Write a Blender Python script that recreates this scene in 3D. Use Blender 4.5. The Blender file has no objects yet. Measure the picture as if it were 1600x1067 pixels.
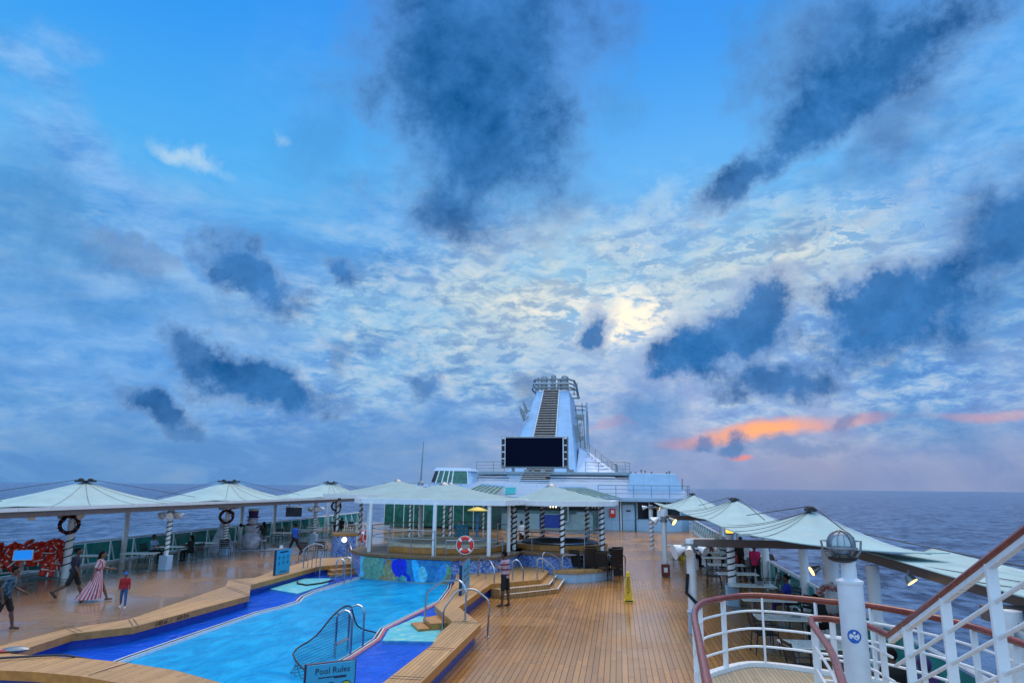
import bpy, bmesh, math, random
from mathutils import Vector, Matrix
random.seed(7)
R = math.radians
SC = bpy.context.scene
COL = SC.collection
V = Vector

# ------------------------------------------------------------------ camera
FPX = 1070.0
EYE = V((0, 0, 3.8))
PITCH = math.atan(227 / FPX); YAW = math.atan(168 / math.hypot(FPX, 227)); ROLL = R(.573)
FWD = V((-math.sin(YAW) * math.cos(PITCH), math.cos(YAW) * math.cos(PITCH), math.sin(PITCH)))
_r0 = V((math.cos(YAW), math.sin(YAW), 0)); _u0 = _r0.cross(FWD)
RGT = _r0 * math.cos(ROLL) + _u0 * math.sin(ROLL)
UPV = _u0 * math.cos(ROLL) - _r0 * math.sin(ROLL)
cd = bpy.data.cameras.new('camera'); cam = bpy.data.objects.new('camera', cd); COL.objects.link(cam)
cd.sensor_width = 36; cd.lens = 36 * FPX / 1600; cd.clip_end = 120000; cd.clip_start = .1
M = Matrix((RGT, UPV, -FWD)).transposed().to_4x4(); M.translation = EYE
cam.matrix_world = M
SC.camera = cam

# survey helpers: a sight line measured in the photograph cut with a known real plane
def ray(x, y): return (FWD * FPX + RGT * (x - 800) - UPV * (y - 533.5)).normalized()
def gz(x, y, z=0.0):
    d = ray(x, y); return EYE + d * ((z - EYE.z) / d.z)
def gy(x, y, Y):
    d = ray(x, y); return EYE + d * (Y / d.y)
def gx(x, y, X):
    d = ray(x, y); return EYE + d * (X / d.x)

# ------------------------------------------------------------------ mesh builder
class MB:
    def __init__(s): s.v = []; s.f = []; s.mi = []; s.m = 0
    def add(s, vs, fs):
        o = len(s.v); s.v += [tuple(v) for v in vs]
        for f in fs: s.f.append([i + o for i in f]); s.mi.append(s.m)
        return s
    def box(s, c, d, rz=0.0, rx=0.0):
        x, y, z = d[0] / 2, d[1] / 2, d[2] / 2
        m = Matrix.Rotation(rz, 3, 'Z') @ Matrix.Rotation(rx, 3, 'X')
        vs = [V(c) + m @ V((a * x, b * y, e * z)) for e in (-1, 1) for a, b in ((-1, -1), (1, -1), (1, 1), (-1, 1))]
        return s.add(vs, [(3, 2, 1, 0), (4, 5, 6, 7), (0, 1, 5, 4), (1, 2, 6, 5), (2, 3, 7, 6), (3, 0, 4, 7)])
    def hexa(s, b, t):   # 4 bottom points, 4 top points, same order
        return s.add(list(b) + list(t), [(3, 2, 1, 0), (4, 5, 6, 7), (0, 1, 5, 4), (1, 2, 6, 5), (2, 3, 7, 6), (3, 0, 4, 7)])
    def bar(s, a, b, w, h=None, up=(0, 0, 1)):
        a, b = V(a), V(b); h = h or w
        d = (b - a).normalized(); u = V(up)
        if abs(d.dot(u)) > .98: u = V((0, 1, 0))
        x = d.cross(u).normalized() * (w / 2); y = x.cross(d).normalized() * (h / 2)
        return s.hexa([a - x - y, a + x - y, a + x + y, a - x + y], [b - x - y, b + x - y, b + x + y, b - x + y])
    def tube(s, path, r, n=8, closed=False):
        P = [V(p) for p in path]; N = len(P)
        rr = r if isinstance(r, (list, tuple)) else [r] * N
        prev = None; rings = []
        for i in range(N):
            if closed: t = P[(i + 1) % N] - P[i - 1]
            else: t = P[min(i + 1, N - 1)] - P[max(i - 1, 0)]
            t.normalize()
            if prev is None:
                x = t.cross(V((0, 0, 1)))
                if x.length < .05: x = t.cross(V((0, 1, 0)))
            else: x = prev - t * prev.dot(t)
            x.normalize(); prev = x; y = t.cross(x)
            rings.append([P[i] + (x * math.cos(2 * math.pi * k / n) + y * math.sin(2 * math.pi * k / n)) * rr[i] for k in range(n)])
        vs = [v for g in rings for v in g]; fs = []
        for i in range(N if closed else N - 1):
            j = (i + 1) % N
            for k in range(n):
                l = (k + 1) % n
                fs.append((i * n + k, i * n + l, j * n + l, j * n + k))
        if not closed:
            fs.append(tuple(range(n - 1, -1, -1))); fs.append(tuple((N - 1) * n + k for k in range(n)))
        return s.add(vs, fs)
    def lathe(s, c, prof, n=16):     # prof: (radius, z)
        c = V(c); vs = []; fs = []
        for r, z in prof:
            for k in range(n):
                a = 2 * math.pi * k / n; vs.append(c + V((r * math.cos(a), r * math.sin(a), z)))
        for i in range(len(prof) - 1):
            for k in range(n):
                l = (k + 1) % n; fs.append((i * n + k, i * n + l, (i + 1) * n + l, (i + 1) * n + k))
        fs.append(tuple(range(n - 1, -1, -1))); fs.append(tuple((len(prof) - 1) * n + k for k in range(n)))
        return s.add(vs, fs)
    def ball(s, c, r, n=12, m=8):
        rx, ry, rz = r if isinstance(r, (tuple, list)) else (r, r, r)
        c = V(c); vs = [c + V((0, 0, -rz))]
        for j in range(1, m):
            p = -math.pi / 2 + math.pi * j / m
            for k in range(n):
                a = 2 * math.pi * k / n
                vs.append(c + V((rx * math.cos(p) * math.cos(a), ry * math.cos(p) * math.sin(a), rz * math.sin(p))))
        vs.append(c + V((0, 0, rz))); fs = []
        for k in range(n):
            l = (k + 1) % n
            fs.append((0, 1 + l, 1 + k)); fs.append((len(vs) - 1, 1 + (m - 2) * n + k, 1 + (m - 2) * n + l))
            for j in range(m - 2):
                fs.append((1 + j * n + k, 1 + j * n + l, 1 + (j + 1) * n + l, 1 + (j + 1) * n + k))
        return s.add(vs, fs)
    def prism(s, poly, z0, z1):
        n = len(poly); vs = [(p[0], p[1], z0) for p in poly] + [(p[0], p[1], z1) for p in poly]
        return s.add(vs, [tuple(range(n - 1, -1, -1)), tuple(range(n, 2 * n))] + [(i, (i + 1) % n, n + (i + 1) % n, n + i) for i in range(n)])
    def slab(s, quad, t):   # quad of 3D points given a thickness along its normal
        q = [V(p) for p in quad]; nrm = (q[1] - q[0]).cross(q[2] - q[0]).normalized() * t
        n = len(q)
        return s.add(q + [p - nrm for p in q], [tuple(range(n)), tuple(range(2 * n - 1, n - 1, -1))] + [(i, n + i, n + (i + 1) % n, (i + 1) % n) for i in range(n)])
    def fill(s, outer, holes, z, up=True):
        bm = bmesh.new(); es = []
        for lp in [outer] + holes:
            vs = [bm.verts.new((p[0], p[1], z)) for p in lp]
            es += [bm.edges.new((vs[i], vs[(i + 1) % len(vs)])) for i in range(len(vs))]
        bmesh.ops.triangle_fill(bm, edges=es, use_beauty=True, use_dissolve=False)
        bm.verts.index_update()
        vs = [v.co.copy() for v in bm.verts]; fs = []
        for f in bm.faces:
            ids = [v.index for v in f.verts]
            if (f.normal.z > 0) != up: ids.reverse()
            fs.append(ids)
        bm.free()
        return s.add(vs, fs)
    def wall(s, loop, z0, z1, closed=True):
        n = len(loop); vs = [(p[0], p[1], z0) for p in loop] + [(p[0], p[1], z1) for p in loop]
        return s.add(vs, [(i, (i + 1) % n, n + (i + 1) % n, n + i) for i in range(n if closed else n - 1)])
    def cap(s, a, ra, b, rb, n=10):   # tapered capsule
        a, b = V(a), V(b); d = b - a
        if d.length < 1e-5: return s.ball(a, ra)
        t = d.normalized()
        path = [a - t * ra * .98, a - t * ra * .7, a, a + d * .5, b, b + t * rb * .7, b + t * rb * .98]
        return s.tube(path, [ra * .15, ra * .72, ra, (ra + rb) / 2, rb, rb * .72, rb * .15], n)
    def loft(s, rings):    # rings of equal length, closed by caps
        n = len(rings[0]); vs = [v for r in rings for v in r]; fs = []
        for i in range(len(rings) - 1):
            for k in range(n):
                l = (k + 1) % n; fs.append((i * n + k, i * n + l, (i + 1) * n + l, (i + 1) * n + k))
        fs.append(tuple(range(n - 1, -1, -1))); fs.append(tuple((len(rings) - 1) * n + k for k in range(n)))
        return s.add(vs, fs)
    def build(s, name, mat, parent=None, smooth=False, world=False, bevel=0):
        me = bpy.data.meshes.new(name)
        off = V(parent.location) if (parent is not None and world) else V((0, 0, 0))
        me.from_pydata([tuple(V(v) - off) for v in s.v], [], s.f)
        mats = mat if isinstance(mat, (list, tuple)) else [mat]
        for m in mats: me.materials.append(m)
        if len(mats) > 1: me.polygons.foreach_set('material_index', s.mi)
        bm = bmesh.new(); bm.from_mesh(me); bmesh.ops.recalc_face_normals(bm, faces=bm.faces); bm.to_mesh(me); bm.free()
        if smooth:
            me.polygons.foreach_set('use_smooth', [True] * len(me.polygons))
            try: me.set_sharp_from_angle(angle=R(40))
            except Exception: pass
        me.update()
        o = bpy.data.objects.new(name, me); COL.objects.link(o)
        if parent is not None: o.parent = parent
        if bevel:
            b = o.modifiers.new('edge', 'BEVEL'); b.width = bevel; b.segments = 2; b.limit_method = 'ANGLE'
        return o

def tag(o, label=None, cat=None, group=None, kind=None):
    if label: o['label'] = label
    if cat: o['category'] = cat
    if group: o['group'] = group
    if kind: o['kind'] = kind
    return o
def thing(name, label, cat, loc=(0, 0, 0), rz=0.0, group=None):
    o = bpy.data.objects.new(name, None); COL.objects.link(o)
    o.empty_display_size = .1
    o.location = loc; o.rotation_euler = (0, 0, rz)
    return tag(o, label, cat, group)
def copy_tree(o, parent=None):
    c = o.copy(); COL.objects.link(c); c.parent = parent
    for ch in list(o.children): copy_tree(ch, c)
    return c
def dup(o, loc, rz=0.0, label=None):
    c = copy_tree(o); c.location = loc; c.rotation_euler = (0, 0, rz)
    if label: c['label'] = label
    return c
def offset(poly, d):     # inward for a counter-clockwise loop
    n = len(poly); out = []
    ar = sum(poly[i][0] * poly[(i + 1) % n][1] - poly[(i + 1) % n][0] * poly[i][1] for i in range(n))
    sg = 1 if ar > 0 else -1
    for i in range(n):
        p0, p1, p2 = V(poly[i - 1][:2]), V(poly[i][:2]), V(poly[(i + 1) % n][:2])
        e1 = (p1 - p0).normalized(); e2 = (p2 - p1).normalized()
        n1 = V((-e1.y, e1.x)) * sg; n2 = V((-e2.y, e2.x)) * sg
        b = n1 + n2; k = b.length_squared
        out.append(tuple(p1 + (b * (2 / k) * d if k > .3 else n1 * d)))
    return out
def smooth_path(pts, k=4):
    P = [V(p) for p in pts]; out = []
    for i in range(len(P) - 1):
        a, b, c, d = P[max(i - 1, 0)], P[i], P[i + 1], P[min(i + 2, len(P) - 1)]
        for j in range(k):
            t = j / k
            out.append(.5 * ((2 * b) + (c - a) * t + (2 * a - 5 * b + 4 * c - d) * t * t + (3 * b - a - 3 * c + d) * t ** 3))
    out.append(P[-1]); return out
def text_mesh(txt, size, name, mat, parent, loc, rot, align='CENTER', depth=.002):
    cu = bpy.data.curves.new('lettering', 'FONT'); cu.body = txt; cu.size = size; cu.align_x = align; cu.align_y = 'CENTER'; cu.extrude = depth
    cu.resolution_u = 2
    t = bpy.data.objects.new('lettering', cu); COL.objects.link(t)
    bpy.context.view_layer.update()
    me = bpy.data.meshes.new_from_object(t.evaluated_get(bpy.context.evaluated_depsgraph_get()))
    bpy.data.objects.remove(t); bpy.data.curves.remove(cu)
    me.materials.clear(); me.materials.append(mat)
    o = bpy.data.objects.new(name, me); COL.objects.link(o)
    o.parent = parent; o.location = loc; o.rotation_euler = rot
    return o

# ------------------------------------------------------------------ materials
class NT:
    def __init__(s, nt): s.nt = nt; s.n = nt.nodes; s.l = nt.links
    def node(s, t, **kw):
        n = s.n.new(t)
        for k, v in kw.items(): setattr(n, k, v)
        return n
    def put(s, sock, v):
        if hasattr(v, 'is_output'): s.l.new(v, sock)
        elif v is not None: sock.default_value = v
    def math(s, op, a, b=None, c=None, clamp=False):
        n = s.node('ShaderNodeMath', operation=op, use_clamp=clamp)
        s.put(n.inputs[0], a); s.put(n.inputs[1], b); s.put(n.inputs[2], c); return n.outputs[0]
    def vmath(s, op, a, b=None):
        n = s.node('ShaderNodeVectorMath', operation=op); s.put(n.inputs[0], a); s.put(n.inputs[1], b)
        return n.outputs['Value'] if op in ('LENGTH', 'DOT_PRODUCT') else n.outputs[0]
    def mix(s, f, a, b, blend='MIX'):
        n = s.node('ShaderNodeMix', data_type='RGBA', blend_type=blend); n.clamp_factor = True
        s.put(n.inputs[0], f)
        s.put(n.inputs[6], a if hasattr(a, 'is_output') else tuple(a) + (1,)); s.put(n.inputs[7], b if hasattr(b, 'is_output') else tuple(b) + (1,))
        return n.outputs[2]
    def noise(s, vec, scale, detail=3, rough=.5, dist=0.0, out=0):
        n = s.node('ShaderNodeTexNoise'); s.put(n.inputs['Vector'], vec); n.inputs['Scale'].default_value = scale
        n.inputs['Detail'].default_value = detail; n.inputs['Roughness'].default_value = rough; n.inputs['Distortion'].default_value = dist
        return n.outputs[out]
    def mrange(s, v, a, b, c=0.0, d=1.0, smooth=False):
        n = s.node('ShaderNodeMapRange', interpolation_type='SMOOTHSTEP' if smooth else 'LINEAR'); s.put(n.inputs[0], v)
        for i, q in enumerate((a, b, c, d)): s.put(n.inputs[i + 1], q)
        return n.outputs[0]
    def mapping(s, vec, loc=(0, 0, 0), rot=(0, 0, 0), scale=(1, 1, 1), kind='POINT'):
        n = s.node('ShaderNodeMapping', vector_type=kind); s.put(n.inputs[0], vec)
        n.inputs['Location'].default_value = loc; n.inputs['Rotation'].default_value = rot; n.inputs['Scale'].default_value = scale
        return n.outputs[0]
    def ramp(s, f, stops, interp='LINEAR'):
        n = s.node('ShaderNodeValToRGB'); cr = n.color_ramp; cr.interpolation = interp
        while len(cr.elements) < len(stops): cr.elements.new(.5)
        for e, (p, c) in zip(cr.elements, stops): e.position = p; e.color = tuple(c) + (1,)
        s.put(n.inputs[0], f); return n.outputs[0]
    def sep(s, v):
        n = s.node('ShaderNodeSeparateXYZ'); s.put(n.inputs[0], v); return n.outputs
    def comb(s, x, y, z):
        n = s.node('ShaderNodeCombineXYZ'); s.put(n.inputs[0], x); s.put(n.inputs[1], y); s.put(n.inputs[2], z); return n.outputs[0]
    def bump(s, h, strength=.3, dist=.02):
        n = s.node('ShaderNodeBump'); s.put(n.inputs['Height'], h); s.put(n.inputs['Strength'], strength); n.inputs['Distance'].default_value = dist
        return n.outputs[0]

def srgb(r, g, b):
    f = lambda c: (c / 255 / 12.92) if c <= 10.3 else ((c / 255 + .055) / 1.055) ** 2.4
    return (f(r), f(g), f(b))
def new_mat(name):
    m = bpy.data.materials.new(name); m.use_nodes = True
    t = NT(m.node_tree); b = t.n['Principled BSDF']; return m, t, b
def simple(name, col, rough=.5, metal=0.0, var=.12, scale=3.0, bump=0.0, emit=None, es=0.0, dirt=None, seam=0):
    m, t, b = new_mat(name)
    co = t.node('ShaderNodeTexCoord').outputs['Object']
    nz = t.noise(co, scale, 5, .6)
    c = t.mix(t.mrange(nz, .3, .7), [q * (1 - var) for q in col], [min(1, q * (1 + var)) for q in col])
    if dirt:      # long vertical weather stains
        d = t.noise(t.mapping(co, scale=(1.6, 1.6, .25)), 2.2, 6, .7)
        c = t.mix(t.mrange(d, .52, .75, 0, .55), c, dirt)
    if seam:      # welded plate seams
        x, y, z = t.sep(co); fr = lambda v, k: t.math('LESS_THAN', t.math('ABSOLUTE', t.math('SUBTRACT', t.math('FRACT', t.math('MULTIPLY', v, k)), .5)), .012 * k * seam)
        c = t.mix(t.math('MULTIPLY', t.math('MAXIMUM', fr(x, .42), fr(z, .55)), .35), c, [q * .45 for q in col])
    t.put(b.inputs['Base Color'], c)
    b.inputs['Roughness'].default_value = rough; b.inputs['Metallic'].default_value = metal
    t.put(b.inputs['Roughness'], t.mrange(nz, .3, .7, max(.03, rough - .08), min(1, rough + .08)))
    if bump and 'fabric' in name: t.put(b.inputs['Normal'], t.bump(t.noise(t.mapping(co, scale=(1, 1, .4)), 1.6, 5, .6, .8), .5, .12))
    elif bump: t.put(b.inputs['Normal'], t.bump(t.noise(co, scale * 12, 3), bump, .01))
    if emit: b.inputs['Emission Color'].default_value = tuple(emit) + (1,); b.inputs['Emission Strength'].default_value = es
    return m

def teak(name, base, seam, wet=.5, pitch=.115, ang=0.0, rough=(.3, .6), butt=2.6, pools=None):
    m, t, b = new_mat(name)
    co = t.node('ShaderNodeTexCoord').outputs['Object']
    if ang: co2 = t.mapping(co, rot=(0, 0, ang))
    else: co2 = co
    x, y, z = t.sep(co2)
    u = t.math('DIVIDE', x, pitch); row = t.math('FLOOR', u); fx = t.math('FRACT', u)
    wn = t.node('ShaderNodeTexWhiteNoise', noise_dimensions='1D'); t.put(wn.inputs['W'], row); rv = wn.outputs['Value']
    v = t.math('ADD', t.math('DIVIDE', y, butt), t.math('MULTIPLY', rv, 7.3)); fy = t.math('FRACT', v)
    wn2 = t.node('ShaderNodeTexWhiteNoise', noise_dimensions='2D'); t.put(wn2.inputs['Vector'], t.comb(row, t.math('FLOOR', v), 0)); pv = wn2.outputs['Value']
    s1 = t.math('LESS_THAN', t.math('ABSOLUTE', t.math('SUBTRACT', fx, .5)), .435)
    s2 = t.math('LESS_THAN', t.math('ABSOLUTE', t.math('SUBTRACT', fy, .5)), .497)
    board = t.math('MULTIPLY', s1, s2)
    grain = t.noise(t.mapping(co2, scale=(22, 1.3, 1)), 3, 5, .65)
    big = t.noise(co, .35, 5, .6)
    c = t.mix(t.math('ADD', t.math('MULTIPLY', pv, .5), t.math('MULTIPLY', grain, .5)), [q * .62 for q in base], [q * 1.32 for q in base])
    c = t.mix(t.mrange(big, .35, .7, 0, .55), c, [base[0] * .62, base[1] * .66, base[2] * .78])
    stn = t.noise(co, 1.7, 6, .7)
    c = t.mix(t.mrange(stn, .58, .78, 0, .5), c, [q * .5 for q in base])
    if name == 'teak_deck': c = t.mix(t.mrange(t.sep(co)[0], -8, -13, 0, .65), c, t.mix(grain, (.19, .135, .095), (.36, .27, .19)))   # soaked planks to port, grey sky reflection mixed into their colour
    c = t.mix(board, seam, c)
    t.put(b.inputs['Base Color'], c)
    wetn = t.noise(co, .22, 5, .62, .6)
    wm = t.mrange(wetn, .62 - .3 * wet, .72 - .25 * wet)
    t.put(b.inputs['Roughness'], t.mix(wm, (rough[1],) * 3, (rough[0],) * 3))
    if name == 'teak_deck':   # the port side is rained on and still wet
        wm = t.math('MAXIMUM', t.math('MULTIPLY', wm, .6), t.math('MULTIPLY', t.mrange(t.sep(co)[0], -9, -13), t.mrange(wetn, .36, .52)))
        t.put(b.inputs['Roughness'], t.mix(wm, (rough[1],) * 3, (.12,) * 3))
        t.put(b.inputs['Specular IOR Level'], t.math('MULTIPLY_ADD', wm, .3, .36))
    else: b.inputs['Specular IOR Level'].default_value = .3
    h = t.math('ADD', t.math('MULTIPLY', board, 1.0), t.math('MULTIPLY', grain, .25))
    t.put(b.inputs['Normal'], t.bump(h, .25, .004))
    return m

def glassy(name, tint, opac=.0, rough=.03, body=(.1, .3, .3)):
    m, t, b = new_mat(name)
    out = t.n['Material Output']
    fr = t.node('ShaderNodeFresnel'); fr.inputs['IOR'].default_value = 1.45
    tr = t.node('ShaderNodeBsdfTransparent'); tr.inputs[0].default_value = tuple(tint) + (1,)
    gl = t.node('ShaderNodeBsdfGlossy'); gl.inputs['Roughness'].default_value = rough
    df = t.node('ShaderNodeBsdfDiffuse'); df.inputs[0].default_value = tuple(body) + (1,)
    co = t.node('ShaderNodeTexCoord').outputs['Object']
    m0 = t.node('ShaderNodeMixShader'); t.put(m0.inputs[0], t.mrange(t.noise(co, 1.5, 4), .3, .7, opac * .7, opac * 1.3)); t.l.new(tr.outputs[0], m0.inputs[1]); t.l.new(df.outputs[0], m0.inputs[2])
    m1 = t.node('ShaderNodeMixShader'); t.l.new(fr.outputs[0], m1.inputs[0]); t.l.new(m0.outputs[0], m1.inputs[1]); t.l.new(gl.outputs[0], m1.inputs[2])
    t.l.new(m1.outputs[0], out.inputs[0]); return m

def water_sheet(name, tint, opac, body, scale=3.0, strength=.25):
    m, t, b = new_mat(name); out = t.n['Material Output']
    co = t.node('ShaderNodeTexCoord').outputs['Object']
    n1 = t.noise(t.mapping(co, scale=(1, .55, 1)), scale, 5, .6, 1.2)
    bp = t.bump(n1, strength, .12)
    fr = t.node('ShaderNodeFresnel'); fr.inputs['IOR'].default_value = 1.33; t.l.new(bp, fr.inputs['Normal']); frs = t.math('MULTIPLY', fr.outputs[0], .6)
    tr = t.node('ShaderNodeBsdfTransparent'); tr.inputs[0].default_value = tuple(tint) + (1,)
    gl = t.node('ShaderNodeBsdfGlossy'); gl.inputs['Roughness'].default_value = .06; t.l.new(bp, gl.inputs['Normal'])
    df = t.node('ShaderNodeBsdfDiffuse'); t.put(df.inputs[0], t.mix(t.mrange(n1, .3, .75), [q * .62 for q in body], [min(1, q * 1.3) + .02 for q in body]))
    m0 = t.node('ShaderNodeMixShader'); m0.inputs[0].default_value = opac; t.l.new(tr.outputs[0], m0.inputs[1]); t.l.new(df.outputs[0], m0.inputs[2])
    m1 = t.node('ShaderNodeMixShader'); t.l.new(frs, m1.inputs[0]); t.l.new(m0.outputs[0], m1.inputs[1]); t.l.new(gl.outputs[0], m1.inputs[2])
    t.l.new(m1.outputs[0], out.inputs[0]); return m

def stripes(name, c1, c2, freq, axis=2, duty=.5, rough=.85, wob=.0):
    m, t, b = new_mat(name)
    co = t.node('ShaderNodeTexCoord').outputs['Object']
    x = t.sep(co)[axis]
    if wob: x = t.math('ADD', x, t.math('MULTIPLY', t.noise(co, 4, 2), wob))
    f = t.math('LESS_THAN', t.math('FRACT', t.math('MULTIPLY', x, freq)), duty)
    nz = t.noise(co, 30, 2)
    c = t.mix(f, c1, c2); c = t.mix(t.mrange(nz, .2, .8, 0, .3), c, (.05, .03, .04))
    t.put(b.inputs['Base Color'], c); b.inputs['Roughness'].default_value = rough
    return m
def checks(name, c1, c2, c3, freq):
    m, t, b = new_mat(name)
    co = t.node('ShaderNodeTexCoord').outputs['Object']
    x, y, z = t.sep(co)
    fx = t.math('LESS_THAN', t.math('FRACT', t.math('MULTIPLY', t.math('ADD', x, y), freq)), .4)
    fz = t.math('LESS_THAN', t.math('FRACT', t.math('MULTIPLY', z, freq)), .4)
    c = t.mix(fz, t.mix(fx, c1, c2), t.mix(fx, c2, c3))
    t.put(b.inputs['Base Color'], c); b.inputs['Roughness'].default_value = .9
    return m
def blotch(name, c1, c2, scale, rough=.85, lo=.45, hi=.55):
    m, t, b = new_mat(name)
    co = t.node('ShaderNodeTexCoord').outputs['Object']
    t.put(b.inputs['Base Color'], t.mix(t.mrange(t.noise(co, scale, 4, .6), lo, hi), c1, c2)); b.inputs['Roughness'].default_value = rough
    return m

WHITE = simple('white_paint', (.72, .75, .77), .38, var=.05, dirt=(.45, .42, .38))
WHITE2 = simple('white_steel', (.78, .8, .8), .3, var=.05)
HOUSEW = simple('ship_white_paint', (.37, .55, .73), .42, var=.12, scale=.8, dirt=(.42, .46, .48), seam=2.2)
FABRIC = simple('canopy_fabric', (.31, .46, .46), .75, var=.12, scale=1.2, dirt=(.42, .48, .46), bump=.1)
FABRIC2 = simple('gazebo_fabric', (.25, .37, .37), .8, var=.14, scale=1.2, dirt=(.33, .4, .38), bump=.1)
BEAM = simple('bronze_beam', (.15, .115, .1), .5, var=.15)
CHROME = simple('polished_steel', (.42, .44, .47), .2, 1.0, var=.1)
GREYM = simple('grey_metal', (.25, .27, .28), .4, .6, var=.15)
DARK = simple('black_rubber', (.012, .012, .014), .6, var=.2)
CABLE = simple('dark_cable', (.03, .03, .04), .6, var=.2)
WOODRAIL = simple('varnished_rail', (.2, .035, .02), .22, var=.25, scale=9)
CAPWOOD = simple('teak_edge', (.45, .2, .045), .4, var=.25, scale=6)
TEAK = teak('teak_deck', (.42, .195, .055), (.055, .028, .012), wet=.75, pitch=.125, rough=(.14, .34))
TEAK2 = teak('teak_cap', (.52, .29, .11), (.08, .045, .02), wet=.3, pitch=.085, rough=(.3, .5))
TEAKY = teak('teak_landing', (.43, .33, .2), (.11, .075, .05), wet=.3, pitch=.06, rough=(.35, .55))
GARLAND = simple('dark_garland', (.012, .014, .016), .9, var=.5, scale=30)
REDPL = simple('red_plastic', (.75, .03, .015), .35, var=.12)
ORANGE = blotch('jacket_orange', (.8, .05, .015), (.62, .022, .012), 7, .6)
YELLOW = simple('yellow_plastic', (.8, .5, .02), .4, var=.1)
TABLET = simple('table_laminate', (.84, .82, .72), .3, var=.05)
BLACKM = simple('black_metal', (.018, .019, .02), .4, .2, var=.3)
BALGLASS = glassy('teal_balustrade_glass', (.4, .75, .72), .6, .03, (.03, .46, .42))
WINGLASS = simple('dark_window_glass', (.008, .013, .018), .06, var=.3)
GREENGL = simple('green_tinted_glass', (.03, .14, .1), .08, var=.45, scale=2.5)
SKYGL = simple('skylight_glass', (.06, .12, .09), .25, var=.5, scale=1.5)
SIGNB = simple('sign_light_blue', (.02, .36, .62), .4, var=.05)
SIGNK = simple('sign_dark_blue', (.008, .015, .06), .4)
SCREENG = simple('led_screen', (.001, .003, .016), .75, var=.1); SCREENG.node_tree.nodes['Principled BSDF'].inputs['Specular IOR Level'].default_value = .08
LAMPW = simple('lamp_glow', (.9, .7, .3), .4, emit=(1, .62, .2), es=2.5)
LAMPC = simple('lamp_white_glow', (.9, .85, .7), .4, emit=(1, .85, .55), es=3.0)
SKIN = simple('brown_skin', (.17, .075, .045), .5, var=.08, scale=10)
SKIN2 = simple('dark_skin', (.1, .045, .028), .5, var=.08, scale=10)
HAIR = simple('black_hair', (.008, .006, .006), .9, var=.3, scale=20); HAIR.node_tree.nodes['Principled BSDF'].inputs['Specular IOR Level'].default_value = .1
POOLBLUE = blotch('pool_shelf_paint', (.0, .11, .8), (.005, .17, .9), 1.2, .4, .3, .7)
RISERB = simple('blue_riser_tile', (.02, .07, .38), .35, var=.2, scale=8)
AQUA = blotch('aqua_mosaic', (.06, .46, .55), (.3, .62, .5), 5, .4, .45, .7)
REDP = simple('faded_red_paint', (.42, .07, .07), .6, var=.3, scale=8)
# ------------------------------------------------------------------ sky: a world-fixed dome of haze, high cloud and dark scud
SUNDIR = ray(1085, 560)
SUN_EL = math.asin(SUNDIR.z); SUN_AZ = math.atan2(SUNDIR.x, SUNDIR.y)
W = bpy.data.worlds.new('World'); SC.world = W; W.use_nodes = True
t = NT(W.node_tree); bg = t.n['Background']
D = t.vmath('NORMALIZE', t.node('ShaderNodeTexCoord').outputs['Generated'])
dx, dy, dz = t.sep(D)
zc = t.math('MAXIMUM', dz, 0.0)
P2 = t.comb(t.math('DIVIDE', dx, t.math('ADD', zc, .14)), t.math('DIVIDE', dy, t.math('ADD', zc, .14)), 0.0)   # cloud-deck plane: perspective towards the horizon
nA = t.noise(D, 2.6, 4, .55, out=1); nB = t.noise(D, 9, 6, .62, out=1); nP = t.noise(P2, 1.5, 6, .6, .4)
w1 = t.vmath('SCALE', t.vmath('SUBTRACT', nA, (.5, .5, .5))); w1.node.inputs['Scale'].default_value = .13
w2 = t.vmath('SCALE', t.vmath('SUBTRACT', nB, (.5, .5, .5))); w2.node.inputs['Scale'].default_value = .11
DW = t.vmath('ADD', D, t.vmath('ADD', w1, w2))
DS = t.vmath('ADD', D, w2)
w3 = t.vmath('SCALE', t.vmath('SUBTRACT', nB, (.5, .5, .5))); w3.node.inputs['Scale'].default_value = .03
DS2 = t.vmath('ADD', D, w3)
fine = t.noise(D, 12, 9, .68)
finer = t.noise(t.mapping(D, scale=(1, 1, 2.4)), 17, 9, .64, .3)

CHAIN = [None]
GROW = [1.0]
def blob(px, py, a, b, ang=0, src=None, edge=(1.1, .25), nk=.9, op=1.0, nz=None):
    a *= GROW[0]; b *= GROW[0]; c = ray(px, py); ca, sa = math.cos(R(ang)), math.sin(R(ang))
    u = ray(px + a * ca, py + a * sa) - c; v = ray(px - b * sa, py + b * ca) - c
    la, lb = u.length, v.length; u.normalize(); v = (v - u * v.dot(u)).normalized(); w = u.cross(v)
    m = Matrix((u, v, w)).transposed()
    src = src or DW
    if CHAIN[0] is not None:      # evaluated one after the other, so the shader stack stays small
        e = t.node('ShaderNodeVectorMath', operation='MULTIPLY_ADD'); t.put(e.inputs[0], CHAIN[0]); e.inputs[1].default_value = (1e-9,) * 3; t.put(e.inputs[2], src); src = e.outputs[0]
    q = t.mapping(src, loc=c, rot=m.to_euler('XYZ'), scale=(la, lb, max(la, lb, .25)), kind='TEXTURE')
    L = t.vmath('LENGTH', q)
    if nk: L = t.math('MULTIPLY_ADD', t.math('SUBTRACT', nz or fine, .5), nk, L)
    CHAIN[0] = t.mrange(L, edge[0], edge[1], 0, op, True)
    return CHAIN[0]
def BL(*a, **k): return (a, k)
def union(vals):
    o = blob(*vals[0][0], **vals[0][1])
    for q in vals[1:]:
        v = blob(*q[0], **q[1])
        o = t.math('SUBTRACT', t.math('ADD', o, v), t.math('MULTIPLY', o, v)); CHAIN[0] = o
    return o

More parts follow.
